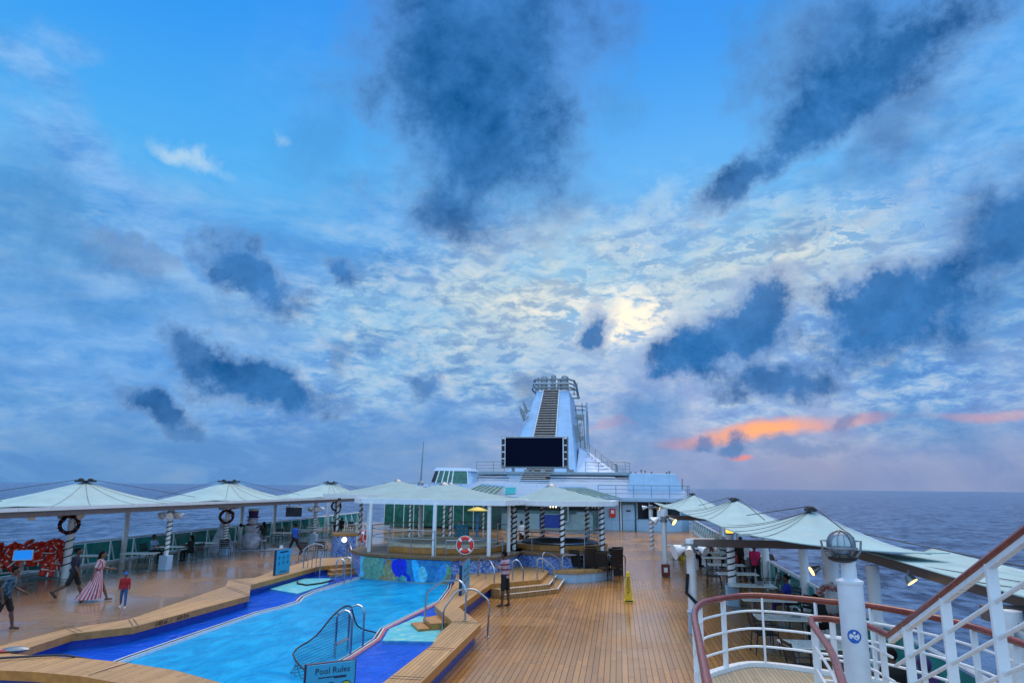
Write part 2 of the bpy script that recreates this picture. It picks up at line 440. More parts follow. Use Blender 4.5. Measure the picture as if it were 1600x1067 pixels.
el = t.math('ARCSINE', zc)
nish = t.node('ShaderNodeTexSky', sky_type='NISHITA'); nish.sun_disc = False
nish.sun_elevation = SUN_EL; nish.sun_rotation = SUN_AZ; nish.dust_density = 2.0
nishc = t.mix(1.0, nish.outputs[0], (.1, .1, .1), 'MULTIPLY')
base = t.ramp(t.math('DIVIDE', el, 1.2), [(0.0, srgb(112, 156, 206)), (.08, srgb(104, 158, 216)), (.2, srgb(98, 168, 232)), (.34, srgb(92, 188, 255)),
                                        (.5, srgb(66, 164, 255)), (.66, srgb(52, 144, 255)), (1.0, srgb(34, 104, 232))])
# warm side: lilac and pink low towards the sun
col = t.mix(blob(1240, 735, 560, 130, 0, D, (1.15, 0.0), 0, .6), base, srgb(160, 158, 196))
col = t.mix(blob(560, 650, 330, 75, 4, DS, (1.1, 0.0), .5, .5), col, srgb(168, 168, 214))
col = t.mix(blob(1010, 650, 150, 110, -10, DS, (1.1, 0.0), .4, .6), col, srgb(186, 172, 206))
col = t.mix(.06, col, nishc)
# broken alto layer from mid sky down to the horizon
cell3 = t.noise(t.mapping(D, rot=(0, .12, 0), scale=(1, 1, 2.9)), 6.5, 9, .62, .5)
alto = t.ramp(cell3, [(.30, srgb(70, 130, 204)), (.44, srgb(94, 156, 226)), (.50, srgb(126, 180, 238)), (.57, srgb(150, 192, 236)), (.70, srgb(196, 216, 238))])
alto = t.mix(t.math('MULTIPLY', t.mrange(dx, -.5, .35, 0, .55), t.mrange(dz, .3, .05)), alto, t.mix(t.mrange(cell3, .4, .62), srgb(128, 142, 190), srgb(186, 178, 210)))
wl = t.math('MULTIPLY', t.mrange(dz, .46, .24, 0, .8, True), t.mrange(t.noise(D, 3.1, 3), .34, .56, .25, 1.0))
col = t.mix(wl, col, alto)
cell = t.noise(t.mapping(D, rot=(0, 0, .3), scale=(1, 1, 2.5)), 24, 9, .66, .3)
mott = t.ramp(cell, [(.33, srgb(66, 124, 198)), (.45, srgb(98, 156, 224)), (.52, srgb(140, 190, 236)), (.58, srgb(182, 212, 240)), (.68, srgb(218, 230, 242))])
wm = t.math('MULTIPLY', t.math('MULTIPLY', t.mrange(dz, .48, .28, 0, 1, True), t.mrange(dz, .02, .1, 0, 1, True)), t.math('MULTIPLY', t.mrange(t.noise(D, 4.3, 4), .4, .58, .12, .66), t.mrange(dx, -.62, -.1, .4, 1.0)))
col = t.mix(wm, col, mott)
# high thin sheets
hi = union([BL(150, 270, 270, 62, 36, DS, (1.15, .1), 1.2, .95), BL(40, 90, 130, 44, 48, DS, (1.1, .1), 1.2, .8), BL(100, 70, 80, 30, 20, DS, (1.1, .1), 1.4, .55), BL(200, 520, 430, 150, 8, DS, (1.15, .1), .9, .62),
            BL(1460, 260, 330, 190, -32, DS, (1.15, .1), 1.0, .85), BL(1500, 90, 200, 110, -32, DS, (1.1, .1), .9, .6), BL(620, 340, 130, 60, 20, DS, (1.1, .1), 1.2, .55),
            BL(480, 470, 260, 90, 12, DS, (1.1, .1), 1.1, .6), BL(470, 120, 130, 160, 65, DS, (1.1, .0), 1.0, .15)])
hic = t.mix(t.mrange(finer, .35, .68), srgb(92, 160, 232), srgb(150, 200, 250))
col = t.mix(hi, col, hic)
wisps = union([BL(290, 232, 66, 21, 36, DS, (1.1, .1), 1.4, .75), BL(440, 215, 26, 12, 30, DS, (1.1, .1), 1.4, .4), BL(860, 385, 120, 40, -10, DS, (1.1, .1), 1.8, .6),
               BL(1010, 325, 70, 22, -24, DS, (1.1, .1), 1.6, .55), BL(240, 420, 200, 26, 24, DS, (1.1, .1), 1.8, .4)])
col = t.mix(wisps, col, srgb(190, 222, 246))
# mackerel deck lit from behind
mk = union([BL(860, 450, 350, 120, -6, DS, (1.15, .15), .7, .96), BL(1230, 390, 320, 110, -18, DS, (1.1, .1), .7, .9), BL(600, 500, 270, 95, 8, DS, (1.1, .1), .8, .75), BL(700, 590, 300, 70, 0, DS, (1.1, .1), .8, .6)])
cell2 = t.noise(t.mapping(D, scale=(1, 1, 2.0)), 6.5, 5, .6, .3)
puff = t.ramp(cell, [(.30, srgb(92, 138, 196)), (.43, srgb(124, 166, 212)), (.50, srgb(160, 198, 226)), (.56, srgb(196, 218, 230)), (.68, srgb(226, 232, 232))])
puff = t.mix(t.mrange(cell2, .44, .62, 0, .75), puff, srgb(150, 206, 244))
col = t.mix(mk, col, puff)
glow = union([BL(930, 455, 400, 150, -10, D, (1.1, 0.0), 0, 1.0), BL(1280, 400, 280, 110, -14, D, (1.1, 0.0), 0, .75), BL(980, 505, 110, 60, 0, D, (1.2, 0.0), 0, .8)])
warm = t.math('MULTIPLY', glow, t.mrange(cell2, .6, .4, .15, .75))
col = t.mix(t.math('MULTIPLY', warm, .6), col, srgb(226, 232, 222))
lit = t.mrange(t.math('ABSOLUTE', t.math('SUBTRACT', cell, .5)), .045, .0, 0, 1, True)
lit = t.math('MULTIPLY', t.math('MULTIPLY', lit, t.mrange(cell2, .38, .56)), t.mrange(fine, .46, .6, 0, .75))
col = t.mix(t.math('MULTIPLY', lit, glow), col, (1.0, .97, .84))
core = t.math('MULTIPLY', union([BL(985, 508, 100, 40, -8, DS, (1.1, .2), 1.2, 1.0), BL(900, 470, 190, 36, -4, DS, (1.1, .1), 1.7, .55), BL(1320, 350, 200, 26, -28, DS, (1.1, .1), 1.6, .35)]), t.mrange(cell, .42, .56, 0, .9))
col = t.mix(core, col, (1.25, 1.1, .86))
# low afterglow band
og = union([BL(1185, 673, 150, 19, -7, DS2, (1.1, .3), .8, 1.0), BL(1085, 688, 90, 11, -4, DS2, (1.1, .2), 1.0, .85), BL(1345, 659, 66, 11, -10, DS2, (1.1, .2), 1.4, .7), BL(1530, 651, 150, 11, 0, DS2, (1.1, .2), 1.3, .5), BL(950, 662, 60, 10, -4, DS, (1.1, .2), 1.4, .35)])
ogc = t.mix(blob(1190, 675, 115, 22, -6, DS2, (1.1, .0), .8, 1.0), srgb(238, 172, 168), (1.35, .56, .2))
col = t.mix(og, col, ogc)
col = t.mix(blob(1157, 714, 24, 6, 0, DS2, (1.1, .3), .5, 1.0), col, (1.3, .35, .2))
# dark low scud, soft
GROW[0] = 1.15
soft = union([BL(690, 640, 70, 30, 0, DW, (1.1, .1), .9, .5), BL(130, 470, 200, 40, 12, DW, (1.1, .1), 1.1, .45), BL(1480, 215, 110, 34, -30, DW, (1.1, .1), 1.1, .5),
              BL(30, 330, 150, 100, 36, DW, (1.15, .1), .9, .8), BL(150, 395, 150, 32, 26, DW, (1.1, .1), 1.0, .65), BL(30, 605, 70, 26, 6, DW, (1.1, .1), .9, .5), BL(600, 690, 140, 45, 0, DW, (1.1, .1), .9, .5),
              BL(240, 690, 220, 36, 3, DW, (1.1, .1), 1.0, .4), BL(1010, 640, 80, 56, 0, DW, (1.1, .1), .9, .75), BL(980, 695, 70, 22, 0, DW, (1.1, .1), .9, .55), BL(1450, 675, 140, 38, 0, DW, (1.1, .1), 1.0, .65),
              BL(1420, 600, 60, 34, -30, DW, (1.1, .1), .9, .65), BL(1330, 265, 120, 28, -22, DW, (1.1, .1), 1.1, .5), BL(1330, 330, 150, 26, -22, DW, (1.1, .1), 1.2, .4), BL(990, 185, 45, 38, -40, DW, (1.1, .1), .9, .45), BL(1240, 60, 130, 80, -30, DW, (1.1, .1), 1.0, .6),
              BL(720, 680, 40, 22, 0, DW, (1.1, .1), .9, .55), BL(340, 480, 160, 26, 18, DW, (1.1, .1), 1.1, .4), BL(520, 225, 90, 110, 40, DW, (1.1, .0), 1.0, .35), BL(1560, 470, 110, 90, -40, DW, (1.1, .1), .9, .7)])
softc = t.mix(t.mrange(fine, .3, .7), srgb(70, 134, 200), srgb(104, 166, 222))
col = t.mix(soft, col, softc)
big = t.noise(D, 7, 7, .62, .3)
darkc = t.mix(t.mrange(t.math('ADD', t.math('MULTIPLY', big, .6), t.math('MULTIPLY', fine, .4)), .40, .62), srgb(30, 90, 152), srgb(72, 138, 208))
GROW[0] = 1.16
dark = union([BL(690, 120, 110, 130, 20, DS, (1.2, .2), 1.0, .8), BL(1320, 60, 230, 95, -30, DS, (1.15, .1), 1.5, .85), BL(1420, 185, 140, 60, -35, DS, (1.15, .1), 1.5, .6), BL(1230, 180, 90, 50, -40, DS, (1.15, .1), 1.5, .5),
              BL(758, 60, 190, 190, 0, DS, (1.2, .35), 1.0, .95), BL(764, 240, 158, 128, 0, DS, (1.2, .35), 1.0, .95), BL(705, 330, 70, 50, 0, DS, (1.1, .3), 1.35, .7),
              BL(1400, 90, 210, 62, -33, DS, (1.12, .3), 1.50, .95), BL(1270, 195, 150, 42, -38, DS, (1.12, .3), 1.50, .95), BL(1165, 285, 95, 26, -36, DS, (1.12, .3), 1.50, .9),
              BL(1585, 345, 95, 135, 35, DS, (1.12, .3), 1.20, .95), BL(1395, 492, 150, 66, -10, DS, (1.15, .48), 1.7, .97), BL(1155, 518, 122, 60, -30, DS, (1.15, .48), 1.7, .97),
              BL(1075, 556, 62, 34, -10, DS, (1.15, .48), 1.7, .97), BL(920, 516, 30, 42, 10, DS, (1.15, .48), 1.7, .97), BL(1215, 602, 84, 28, -4, DS, (1.15, .42), 1.6, .9),
              BL(1092, 684, 26, 10, 0, DS, (1.1, .4), 1.35, .8)])
rimd = t.math('MULTIPLY', t.math('MULTIPLY', t.math('MULTIPLY', dark, t.math('SUBTRACT', 1.0, dark)), 2.6), t.math('MULTIPLY_ADD', glow, .8, .12), clamp=True)
col = t.mix(dark, col, darkc)
col = t.mix(rimd, col, srgb(206, 218, 234))
dark = union([BL(1148, 692, 22, 18, -10, DS, (1.1, .4), 1.35, .85), BL(1240, 700, 80, 13, 0, DS, (1.12, .3), 1.2, .5), BL(1300, 664, 24, 12, 0, DS, (1.12, .3), 1.50, .6),
              BL(410, 600, 112, 42, 14, DS, (1.15, .48), 1.7, .97), BL(300, 545, 70, 28, 28, DS, (1.15, .42), 1.6, .85), BL(400, 440, 85, 36, 38, DS, (1.15, .42), 1.6, .95),
              BL(528, 428, 36, 20, 40, DS, (1.15, .42), 1.6, .92), BL(215, 400, 80, 24, 24, DS, (1.12, .3), 1.50, .5), BL(248, 626, 62, 22, 22, DS, (1.15, .42), 1.6, .95),
              BL(288, 664, 42, 17, 24, DS, (1.1, .38), 1.50, .75), BL(657, 610, 23, 22, 0, DS, (1.1, .38), 1.20, .8), BL(845, 605, 38, 30, 0, DS, (1.12, .3), 1.35, .6),
              BL(528, 545, 22, 24, 0, DS, (1.12, .3), 1.35, .5)])
rimd = t.math('MULTIPLY', t.math('MULTIPLY', t.math('MULTIPLY', dark, t.math('SUBTRACT', 1.0, dark)), 2.6), t.math('MULTIPLY_ADD', glow, .8, .12), clamp=True)
col = t.mix(dark, col, darkc)
col = t.mix(rimd, col, srgb(206, 218, 234))
GROW[0] = 1.0
# air thickening at the horizon
col = t.mix(t.mrange(dz, .12, -.01, 0, .7, True), col, t.mix(t.mrange(dx, -.7, .5), srgb(96, 148, 205), srgb(134, 150, 190)))
hs = t.node('ShaderNodeHueSaturation'); hs.inputs['Saturation'].default_value = 1.02; t.l.new(col, hs.inputs['Color']); col = hs.outputs[0]
# the unseen sky behind and overhead: bright blue fill added to light the ship
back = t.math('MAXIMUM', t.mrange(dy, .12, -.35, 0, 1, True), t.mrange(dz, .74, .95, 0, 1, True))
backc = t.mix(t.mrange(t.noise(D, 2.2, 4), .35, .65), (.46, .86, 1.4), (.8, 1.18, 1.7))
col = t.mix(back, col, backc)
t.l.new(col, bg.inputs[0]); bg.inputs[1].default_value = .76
W.cycles.sampling_method = 'MANUAL'; W.cycles.sample_map_resolution = 512

sl = bpy.data.lights.new('sun', 'SUN'); sl.energy = 2.0; sl.angle = R(50); sl.color = (1, .76, .5)
so = bpy.data.objects.new('sun', sl); COL.objects.link(so); LDIR = V((math.sin(SUN_AZ) * math.cos(R(58)), math.cos(SUN_AZ) * math.cos(R(58)), math.sin(R(58))))   # soft warm fill added from high up, well above the low evening sun
so.rotation_euler = LDIR.to_track_quat('Z', 'Y').to_euler()
SC.view_settings.view_transform = 'Standard'; SC.view_settings.look = 'None'; SC.view_settings.exposure = .32; SC.view_settings.gamma = 1
SC.render.engine = 'CYCLES'
SC.cycles.use_denoising = True
SC.cycles.max_bounces = 6; SC.cycles.transparent_max_bounces = 16; SC.cycles.sample_clamp_indirect = 6
SC.cycles.caustics_reflective = False; SC.cycles.caustics_refractive = False

# ------------------------------------------------------------------ sea
m, t, b = new_mat('sea_water')
co = t.node('ShaderNodeTexCoord').outputs['Object']
n1 = t.noise(t.mapping(co, scale=(1, .6, 1)), .09, 9, .66, .6)
n2 = t.noise(t.mapping(co, scale=(1, .5, 1)), .3, 6, .6, .4)
hgt = t.math('ADD', t.math('MULTIPLY', n1, 2.2), t.math('MULTIPLY', n2, .8))
t.put(b.inputs['Normal'], t.bump(hgt, 1.0, 3.4))
foam = t.mrange(t.math('ADD', t.math('MULTIPLY', n2, .6), t.math('MULTIPLY', n1, .4)), .63, .68, 0, .35)
t.put(b.inputs['Base Color'], t.mix(foam, t.mix(t.mrange(t.math('ADD', t.math('MULTIPLY', n1, .5), t.math('MULTIPLY', n2, .5)), .43, .555), (.012, .045, .12), (.125, .235, .42)), (.6, .65, .75)))
b.inputs['Roughness'].default_value = .3; b.inputs['IOR'].default_value = 1.33; b.inputs['Specular IOR Level'].default_value = .16
SEA = m
s = MB(); rings = [0, 40, 100, 250, 700, 2000, 7000, 25000, 90000]; n = 48
for i in range(len(rings) - 1):
    for k in range(n):
        a0, a1 = 2 * math.pi * k / n, 2 * math.pi * (k + 1) / n
        q = lambda r, a: (r * math.cos(a), r * math.sin(a), -17)
        if i == 0: s.add([q(0, 0), q(rings[1], a0), q(rings[1], a1)], [(0, 1, 2)])
        else: s.add([q(rings[i], a0), q(rings[i + 1], a0), q(rings[i + 1], a1), q(rings[i], a1)], [(0, 1, 2, 3)])
tag(s.build('water', SEA), kind='structure')
# ------------------------------------------------------------------ deck and pool
def xl(Y): return -24.5 - .042 * (Y - 29)     # port side rail line
def xr(Y): return 5.0 + .0245 * Y             # starboard side rail line
POOL = [(-10.45, 12.2), (-10.6, 14.6), (-10.62, 16.5), (-10.62, 20.0), (-10.4, 21.1), (-10.34, 22.1), (-10.65, 23.1), (-10.78, 24.3), (-10.72, 25.6), (-10.66, 27.3), (-10.62, 28.4),
        (-9.6, 27.9), (-8.5, 27.65), (-6.5, 27.3), (-6.2, 25.9), (-5.85, 23.2), (-6.05, 20.6), (-6.14, 19.4), (-6.2, 18.5), (-5.95, 17.3), (-5.92, 15.5), (-5.95, 15.0), (-5.8, 13.6), (-5.75, 12.0), (-7.6, 11.5)]
OUT = [(-13.4, 12.6), (-12.6, 12.0), (-11.2, 11.87), (-10.44, 11.9), (-9.47, 11.8), (-8.37, 11.5), (-6.5, 10.7), (-4.9, 9.3), (-3.5, 8.0), (-3.47, 12.5), (-3.46, 17.86), (-4.55, 20.15), (-4.5, 25.0), (-2.9, 26.6), (-2.87, 29.3),
       (-4.2, 32), (-12.5, 33), (-14.05, 31.6), (-13.6, 26.7), (-13.25, 24.75), (-13.9, 24.0), (-13.1, 22.5), (-12.25, 16.7), (-12.85, 15.3), (-12.85, 13.6)]
INN = [(-12.07, 13.0), (-11.4, 12.98), (-10.55, 12.97), (-9.32, 12.8), (-8.09, 12.47), (-6.65, 11.8), (-5.3, 10.8), (-4.3, 9.9), (-4.12, 12.5), (-4.05, 15.46), (-4.2, 16.6), (-4.22, 18.0), (-5.27, 20.2), (-5.3, 21.6), (-5.75, 24.6), (-6.35, 27.6),
       (-8.5, 28.2), (-10.6, 28.9), (-11.4, 30.2), (-12.52, 28.6), (-12.42, 22.9), (-11.3, 20.8), (-11.5, 15.85), (-12.3, 14.9)]
s = MB(); deck = [(xl(3), 3), (5.1, 3), (xr(40), 40), (xr(72), 72), (xl(72), 72), (xl(40), 40)]
s.fill(deck, [POOL], 0.0)
s.wall(deck, -1.2, 0.0)
tag(s.build('deck', TEAK), kind='structure')

surround = thing('pool_surround', 'raised teak bench kerb running all round the swimming pool with depth marking', 'pool kerb', (-8.2, 20, 0))
s = MB(); s.fill(OUT, [INN], .45); s.fill(OUT, [INN], .29, up=False); s.build('bench_top', TEAK2, surround, world=True)
s = MB(); s.wall(OUT, .29, .452); s.wall(INN, .29, .452); s.build('fascia', CAPWOOD, surround, world=True)
s = MB(); s.wall(offset(OUT, .14), -.02, .3); s.wall(offset(INN, -.12), .0, .3); s.build('riser', RISERB, surround, world=True)
# plank joints lying across the bench tops (thin dark inlays)
s = MB()
for a, b in [((-4.06, 15.0), (-3.5, 15.0)), ((-4.1, 12.7), (-3.5, 12.7)), ((-4.2, 17.9), (-3.52, 17.9)), ((-12.3, 15.0), (-12.8, 15.3)), ((-11.55, 15.9), (-12.2, 16.6)), ((-11.35, 20.8), (-13.0, 22.3)), ((-12.45, 22.9), (-13.8, 23.9)), ((-9.3, 12.75), (-9.4, 11.9))]:
    for k in (0, .16):
        s.bar((a[0], a[1] + k, .4525), (b[0], b[1] + k, .4525), .02, .003)
s.build('joint_strip', DARK, surround, world=True)
for wd, yy in (('1.83 m', 16.82), ('/', 17.2), ('6 ft 0 in', 17.66)):
    text_mesh(wd, .15, 'depth_marking', DARK, surround, tuple(V((-11.49 + (yy - 15.85) * .04 + .012, yy, .37)) - V(surround.location)), (R(90), 0, R(87.6)), depth=.003)

pool = thing('swimming_pool', 'blue tiled swimming pool with shallow shelves behind the pool rules sign', 'pool', (-8.2, 20, 0))
BASIN = blotch('basin_tile', (.01, .42, .85), (.03, .55, .95), .5, .4, .3, .7)
s = MB(); s.fill(POOL, [], -1.35); s.build('basin_floor', BASIN, pool, world=True)
s = MB(); s.wall(POOL, -1.35, .1); s.build('basin_wall', simple('basin_wall_tile', (.16, .33, .33), .3, var=.3, scale=2), pool, world=True)
s = MB(); s.fill(offset(INN, -.1), [POOL], .05); s.build('shelf', POOLBLUE, pool, world=True)
for nm, o0, o1, z, mt in (('rim_red_band', -.02, -.09, .1, REDP), ('rim_tile', -.0, -.03, .135, WHITE), ('rim_black_line', .07, .0, .125, DARK), ('rim_tile', .09, .07, .125, WHITE)):
    s = MB(); a = offset(POOL, o0); b = offset(POOL, o1)
    n = len(a); vs = [(p[0], p[1], z) for p in a] + [(p[0], p[1], z) for p in b] + [(p[0], p[1], 0.0) for p in a] + [(p[0], p[1], 0.0) for p in b]
    skip = {10, 11, 12}
    fs = []
    for i in range(n):
        j = (i + 1) % n
        if i in skip: continue
        fs += [(i, j, n + j, n + i), (i, j, 2 * n + j, 2 * n + i), (n + i, n + j, 3 * n + j, 3 * n + i)]
    s.add(vs, fs); s.build(nm, mt, pool, world=True)
for poly in ([(-12.45, 24.3), (-12.5, 27.2), (-11.5, 27.5), (-10.98, 26.0), (-11.0, 23.5)], [(-6.0, 18.4), (-5.75, 20.3), (-5.35, 20.2), (-4.3, 18.1), (-4.35, 17.2), (-5.72, 17.05)]):
    s = MB(); s.prism(poly, .04, .14); s.build('mosaic_ledge', AQUA, pool, world=True)
s = MB(); s.tube([(-12.3, 26.2, .16), (-12.0, 25.6, .17), (-11.5, 25.3, .17), (-11.2, 25.9, .17), (-11.1, 26.8, .17)], .03, 6); s.build('ledge_crack', DARK, pool, world=True)
# steps from the benches down to the shelves
s = MB(); s.prism([(-5.32, 19.2), (-4.9, 18.45), (-4.5, 18.65), (-5.0, 19.75)], .05, .3); s.prism([(-5.6, 19.0), (-5.15, 18.2), (-4.9, 18.4), (-5.35, 19.2)], .05, .2)
s.build('step', CAPWOOD, pool, world=True)
s = MB(); s.prism([(-12.3, 29.0), (-11.2, 30.2), (-10.95, 29.8), (-11.9, 28.5)], .05, .32); s.prism([(-12.1, 28.5), (-11.1, 29.6), (-10.9, 29.3), (-11.8, 28.1)], .05, .2)
s.build('step', CAPWOOD, pool, world=True)
POOLW = water_sheet('pool_water', (.5, .92, 1.0), .75, (.0, .44, .98), 1.1, .6)
SHELFW = water_sheet('shelf_water', (.55, .8, 1.0), .3, (.0, .16, .85), 2.2, .7)
s = MB(); s.fill(POOL, [], .05); tag(s.build('pool_water', POOLW), kind='structure')
s = MB(); s.fill(offset(INN, -.08), [offset(POOL, -.1)], .115); tag(s.build('shelf_water', SHELFW), kind='structure')

# ------------------------------------------------------------------ whirlpool platforms with canopies
def mosaic():
    m, t, b = new_mat('sea_mosaic')
    co = t.node('ShaderNodeTexCoord').outputs['Object']
    d = t.vmath('SUBTRACT', t.noise(co, 2.2, 4, .6, out=1), (.5, .5, .5)); sc = t.vmath('SCALE', d); sc.node.inputs['Scale'].default_value = .42
    x, y, z = t.sep(t.vmath('ADD', co, sc))
    q = t.comb(x, z, 0)
    c = t.mix(t.mrange(t.noise(co, 5, 4, .6), .35, .65), (.01, .14, .36), (.03, .26, .5))
    def spot(c, u, v, a, b_, ang, colr, e=(1.02, .9)):
        L = t.vmath('LENGTH', t.mapping(q, loc=(u, v, 0), rot=(0, 0, R(ang)), scale=(a, b_, 1), kind='TEXTURE'))
        return t.mix(t.mrange(L, e[0], e[1]), c, t.mix(t.mrange(t.noise(co, 9, 3), .35, .65), [k * 1.05 for k in colr], [min(1, k * 1.8) for k in colr]))
    c = spot(c, -2.5, .5, .3, .8, 0, (.1, .42, .55)); c = spot(c, -2.0, .65, .55, .5, 20, (.10, .25, .18)); c = spot(c, -1.55, .22, .95, .34, 8, (.11, .26, .17))
    c = spot(c, -1.1, .55, .16, .5, 35, (.26, .14, .05)); c = spot(c, -1.25, .45, .2, .35, 30, (.2, .22, .1)); c = spot(c, -1.3, .15, .3, .1, -15, (.26, .17, .07))
    c = spot(c, -.72, .6, .38, .4, -30, (.0, .015, .42)); c = spot(c, -.4, .25, .5, .14, -48, (.0, .02, .4)); c = spot(c, -.5, .18, .17, .12, -30, (.06, .3, .26))
    c = spot(c, .0, .45, .18, .5, 16, (.02, .36, .75)); c = spot(c, .26, .4, .2, .38, 14, (.1, .42, .5)); c = spot(c, 1.15, .3, .3, .5, -28, (.12, .26, .1)); c = spot(c, 1.05, .42, .16, .42, -28, (.03, .2, .42)); c = spot(c, 1.3, .2, .12, .25, -40, (.2, .15, .07))
    vo = t.node('ShaderNodeTexVoronoi'); t.put(vo.inputs['Vector'], co); vo.inputs['Scale'].default_value = 24
    c = t.mix(.35, c, vo.outputs['Color'], 'SOFT_LIGHT')
    t.put(b.inputs['Base Color'], c); b.inputs['Roughness'].default_value = .3
    return m
def tiles():
    m, t, b = new_mat('blue_mosaic_tile')
    co = t.node('ShaderNodeTexCoord').outputs['Object']
    vo = t.node('ShaderNodeTexVoronoi'); t.put(vo.inputs['Vector'], co); vo.inputs['Scale'].default_value = 17
    f = t.mrange(t.sep(vo.outputs['Color'])[0], .2, .8)
    t.put(b.inputs['Base Color'], t.mix(f, (.035, .1, .42), (.3, .45, .72))); b.inputs['Roughness'].default_value = .35
    return m
MOSAIC = mosaic(); TILE = tiles()
G1 = [(-10.65, 28.45), (-9.6, 27.95), (-8.5, 27.7), (-6.5, 27.35), (-4.95, 28.2), (-4.35, 29.8), (-4.3, 32.5), (-5.6, 35.3), (-8.2, 36.2), (-10.6, 35.3), (-11.7, 32.5), (-11.6, 29.8)]
G2 = [(-5.0, 31.3), (-3.9, 30.6), (-2.4, 30.05), (-1.4, 30.7), (-.6, 31.7), (-.35, 34.0), (-1.2, 36.6), (-3.0, 37.4), (-4.9, 36.4), (-5.35, 33.8)]
LEDGE = teak('teak_ledge_wood', (.26, .14, .06), (.05, .03, .02), wet=.4, pitch=.1, rough=(.2, .45))
def platform(nm, label, poly, z, ctr, front):
    p = thing(nm, label, 'platform', (ctr[0], ctr[1], 0))
    s = MB(); s.prism(offset(poly, .06), -.02, z - .12); s.build('tiled_wall', TILE, p, world=True)
    if front:
        a = [poly[i] for i in front]
        s = MB(); q = [V((x, y)) for x, y in a]; vs = []; 
        pts = smooth_path([(x, y, 0) for x, y in a], 5)
        s.add([(v.x - .0, v.y - .02, -.3) for v in pts] + [(v.x, v.y - .02, z - .13) for v in pts] + [(v.x, v.y + .06, -.3) for v in pts] + [(v.x, v.y + .06, z - .13) for v in pts],
              [(i, i + 1, len(pts) + i + 1, len(pts) + i) for i in range(len(pts) - 1)])
        s.build('mosaic_panel', MOSAIC, p, world=True, smooth=True)
    s = MB(); s.prism(offset(poly, -.07), z - .1, z); s.build('teak_ledge', LEDGE, p, world=True)
    return p
p1 = platform('whirlpool_platform', 'raised whirlpool platform with colourful sea mosaic front at the head of the pool', G1, 1.06, (-8, 31.5), (0, 1, 2, 3))
p2 = platform('whirlpool_platform', 'raised blue tiled whirlpool platform behind the stacked black chairs', G2, 1.06, (-2.8, 33.5), None)
# tub rims and seats inside the platforms
for p, c, r, mt in ((p1, (-8.0, 31.8), 2.5, simple('tub_shell', (.62, .56, .42), .4, var=.2)), (p2, (-2.8, 33.7), 1.75, simple('dark_cover', (.03, .04, .05), .5))):
    s = MB(); s.lathe((c[0], c[1], 1.06), [(r, 0), (r, .28), (r - .12, .32), (r - .35, .3), (r - .5, .12), (.05, .1)], 28); s.build('tub', mt, p, world=True, smooth=True)
    s = MB()
    for k in range(20):
        a0, a1 = 2 * math.pi * k / 20, 2 * math.pi * (k + 1) / 20
        if math.cos(a0 + .6) > -.2 or p is p2:
            q = lambda rr, a, z: (c[0] + rr * math.cos(a), c[1] + rr * math.sin(a), z)
            s.hexa([q(r + .1, a0, 1.062), q(r + .5, a0, 1.062), q(r + .5, a1, 1.062), q(r + .1, a1, 1.062)], [q(r + .1, a0, 1.26), q(r + .5, a0, 1.26), q(r + .5, a1, 1.26), q(r + .1, a1, 1.26)])
    s.build('timber_bench', CAPWOOD, p, world=True)
def guard(p, path, z0, hs, mt=CHROME, r=.022, posts=None):
    s = MB()
    for h in hs: s.tube([(x, y, z0 + h) for x, y in path], r if h == max(hs) else r * .7, 6)
    for x, y in (posts or path): s.tube([(x, y, z0), (x, y, z0 + max(hs))], r, 6)
    return s.build('guard_rail', mt, p, world=True, smooth=True)
guard(p1, [(-10.6, 29.2), (-9.5, 28.5), (-8.45, 28.25), (-7.4, 28.05)], 1.06, (.62, .95))
guard(p1, [(-6.9, 28.0), (-6.3, 28.0), (-5.3, 28.6), (-4.85, 29.6)], 1.06, (.3, .6))
guard(p1, [(-11.3, 31.5), (-11.1, 33.5), (-10, 35), (-8.2, 35.8), (-6, 35), (-4.7, 32.5)], 1.06, (.5, .95))
guard(p2, [(-4.6, 31.6), (-3.8, 31.1), (-2.4, 30.6), (-1.5, 31.2), (-.95, 31.9), (-.75, 33.8), (-1.5, 36.2)], 1.06, (.35, .62, .8))

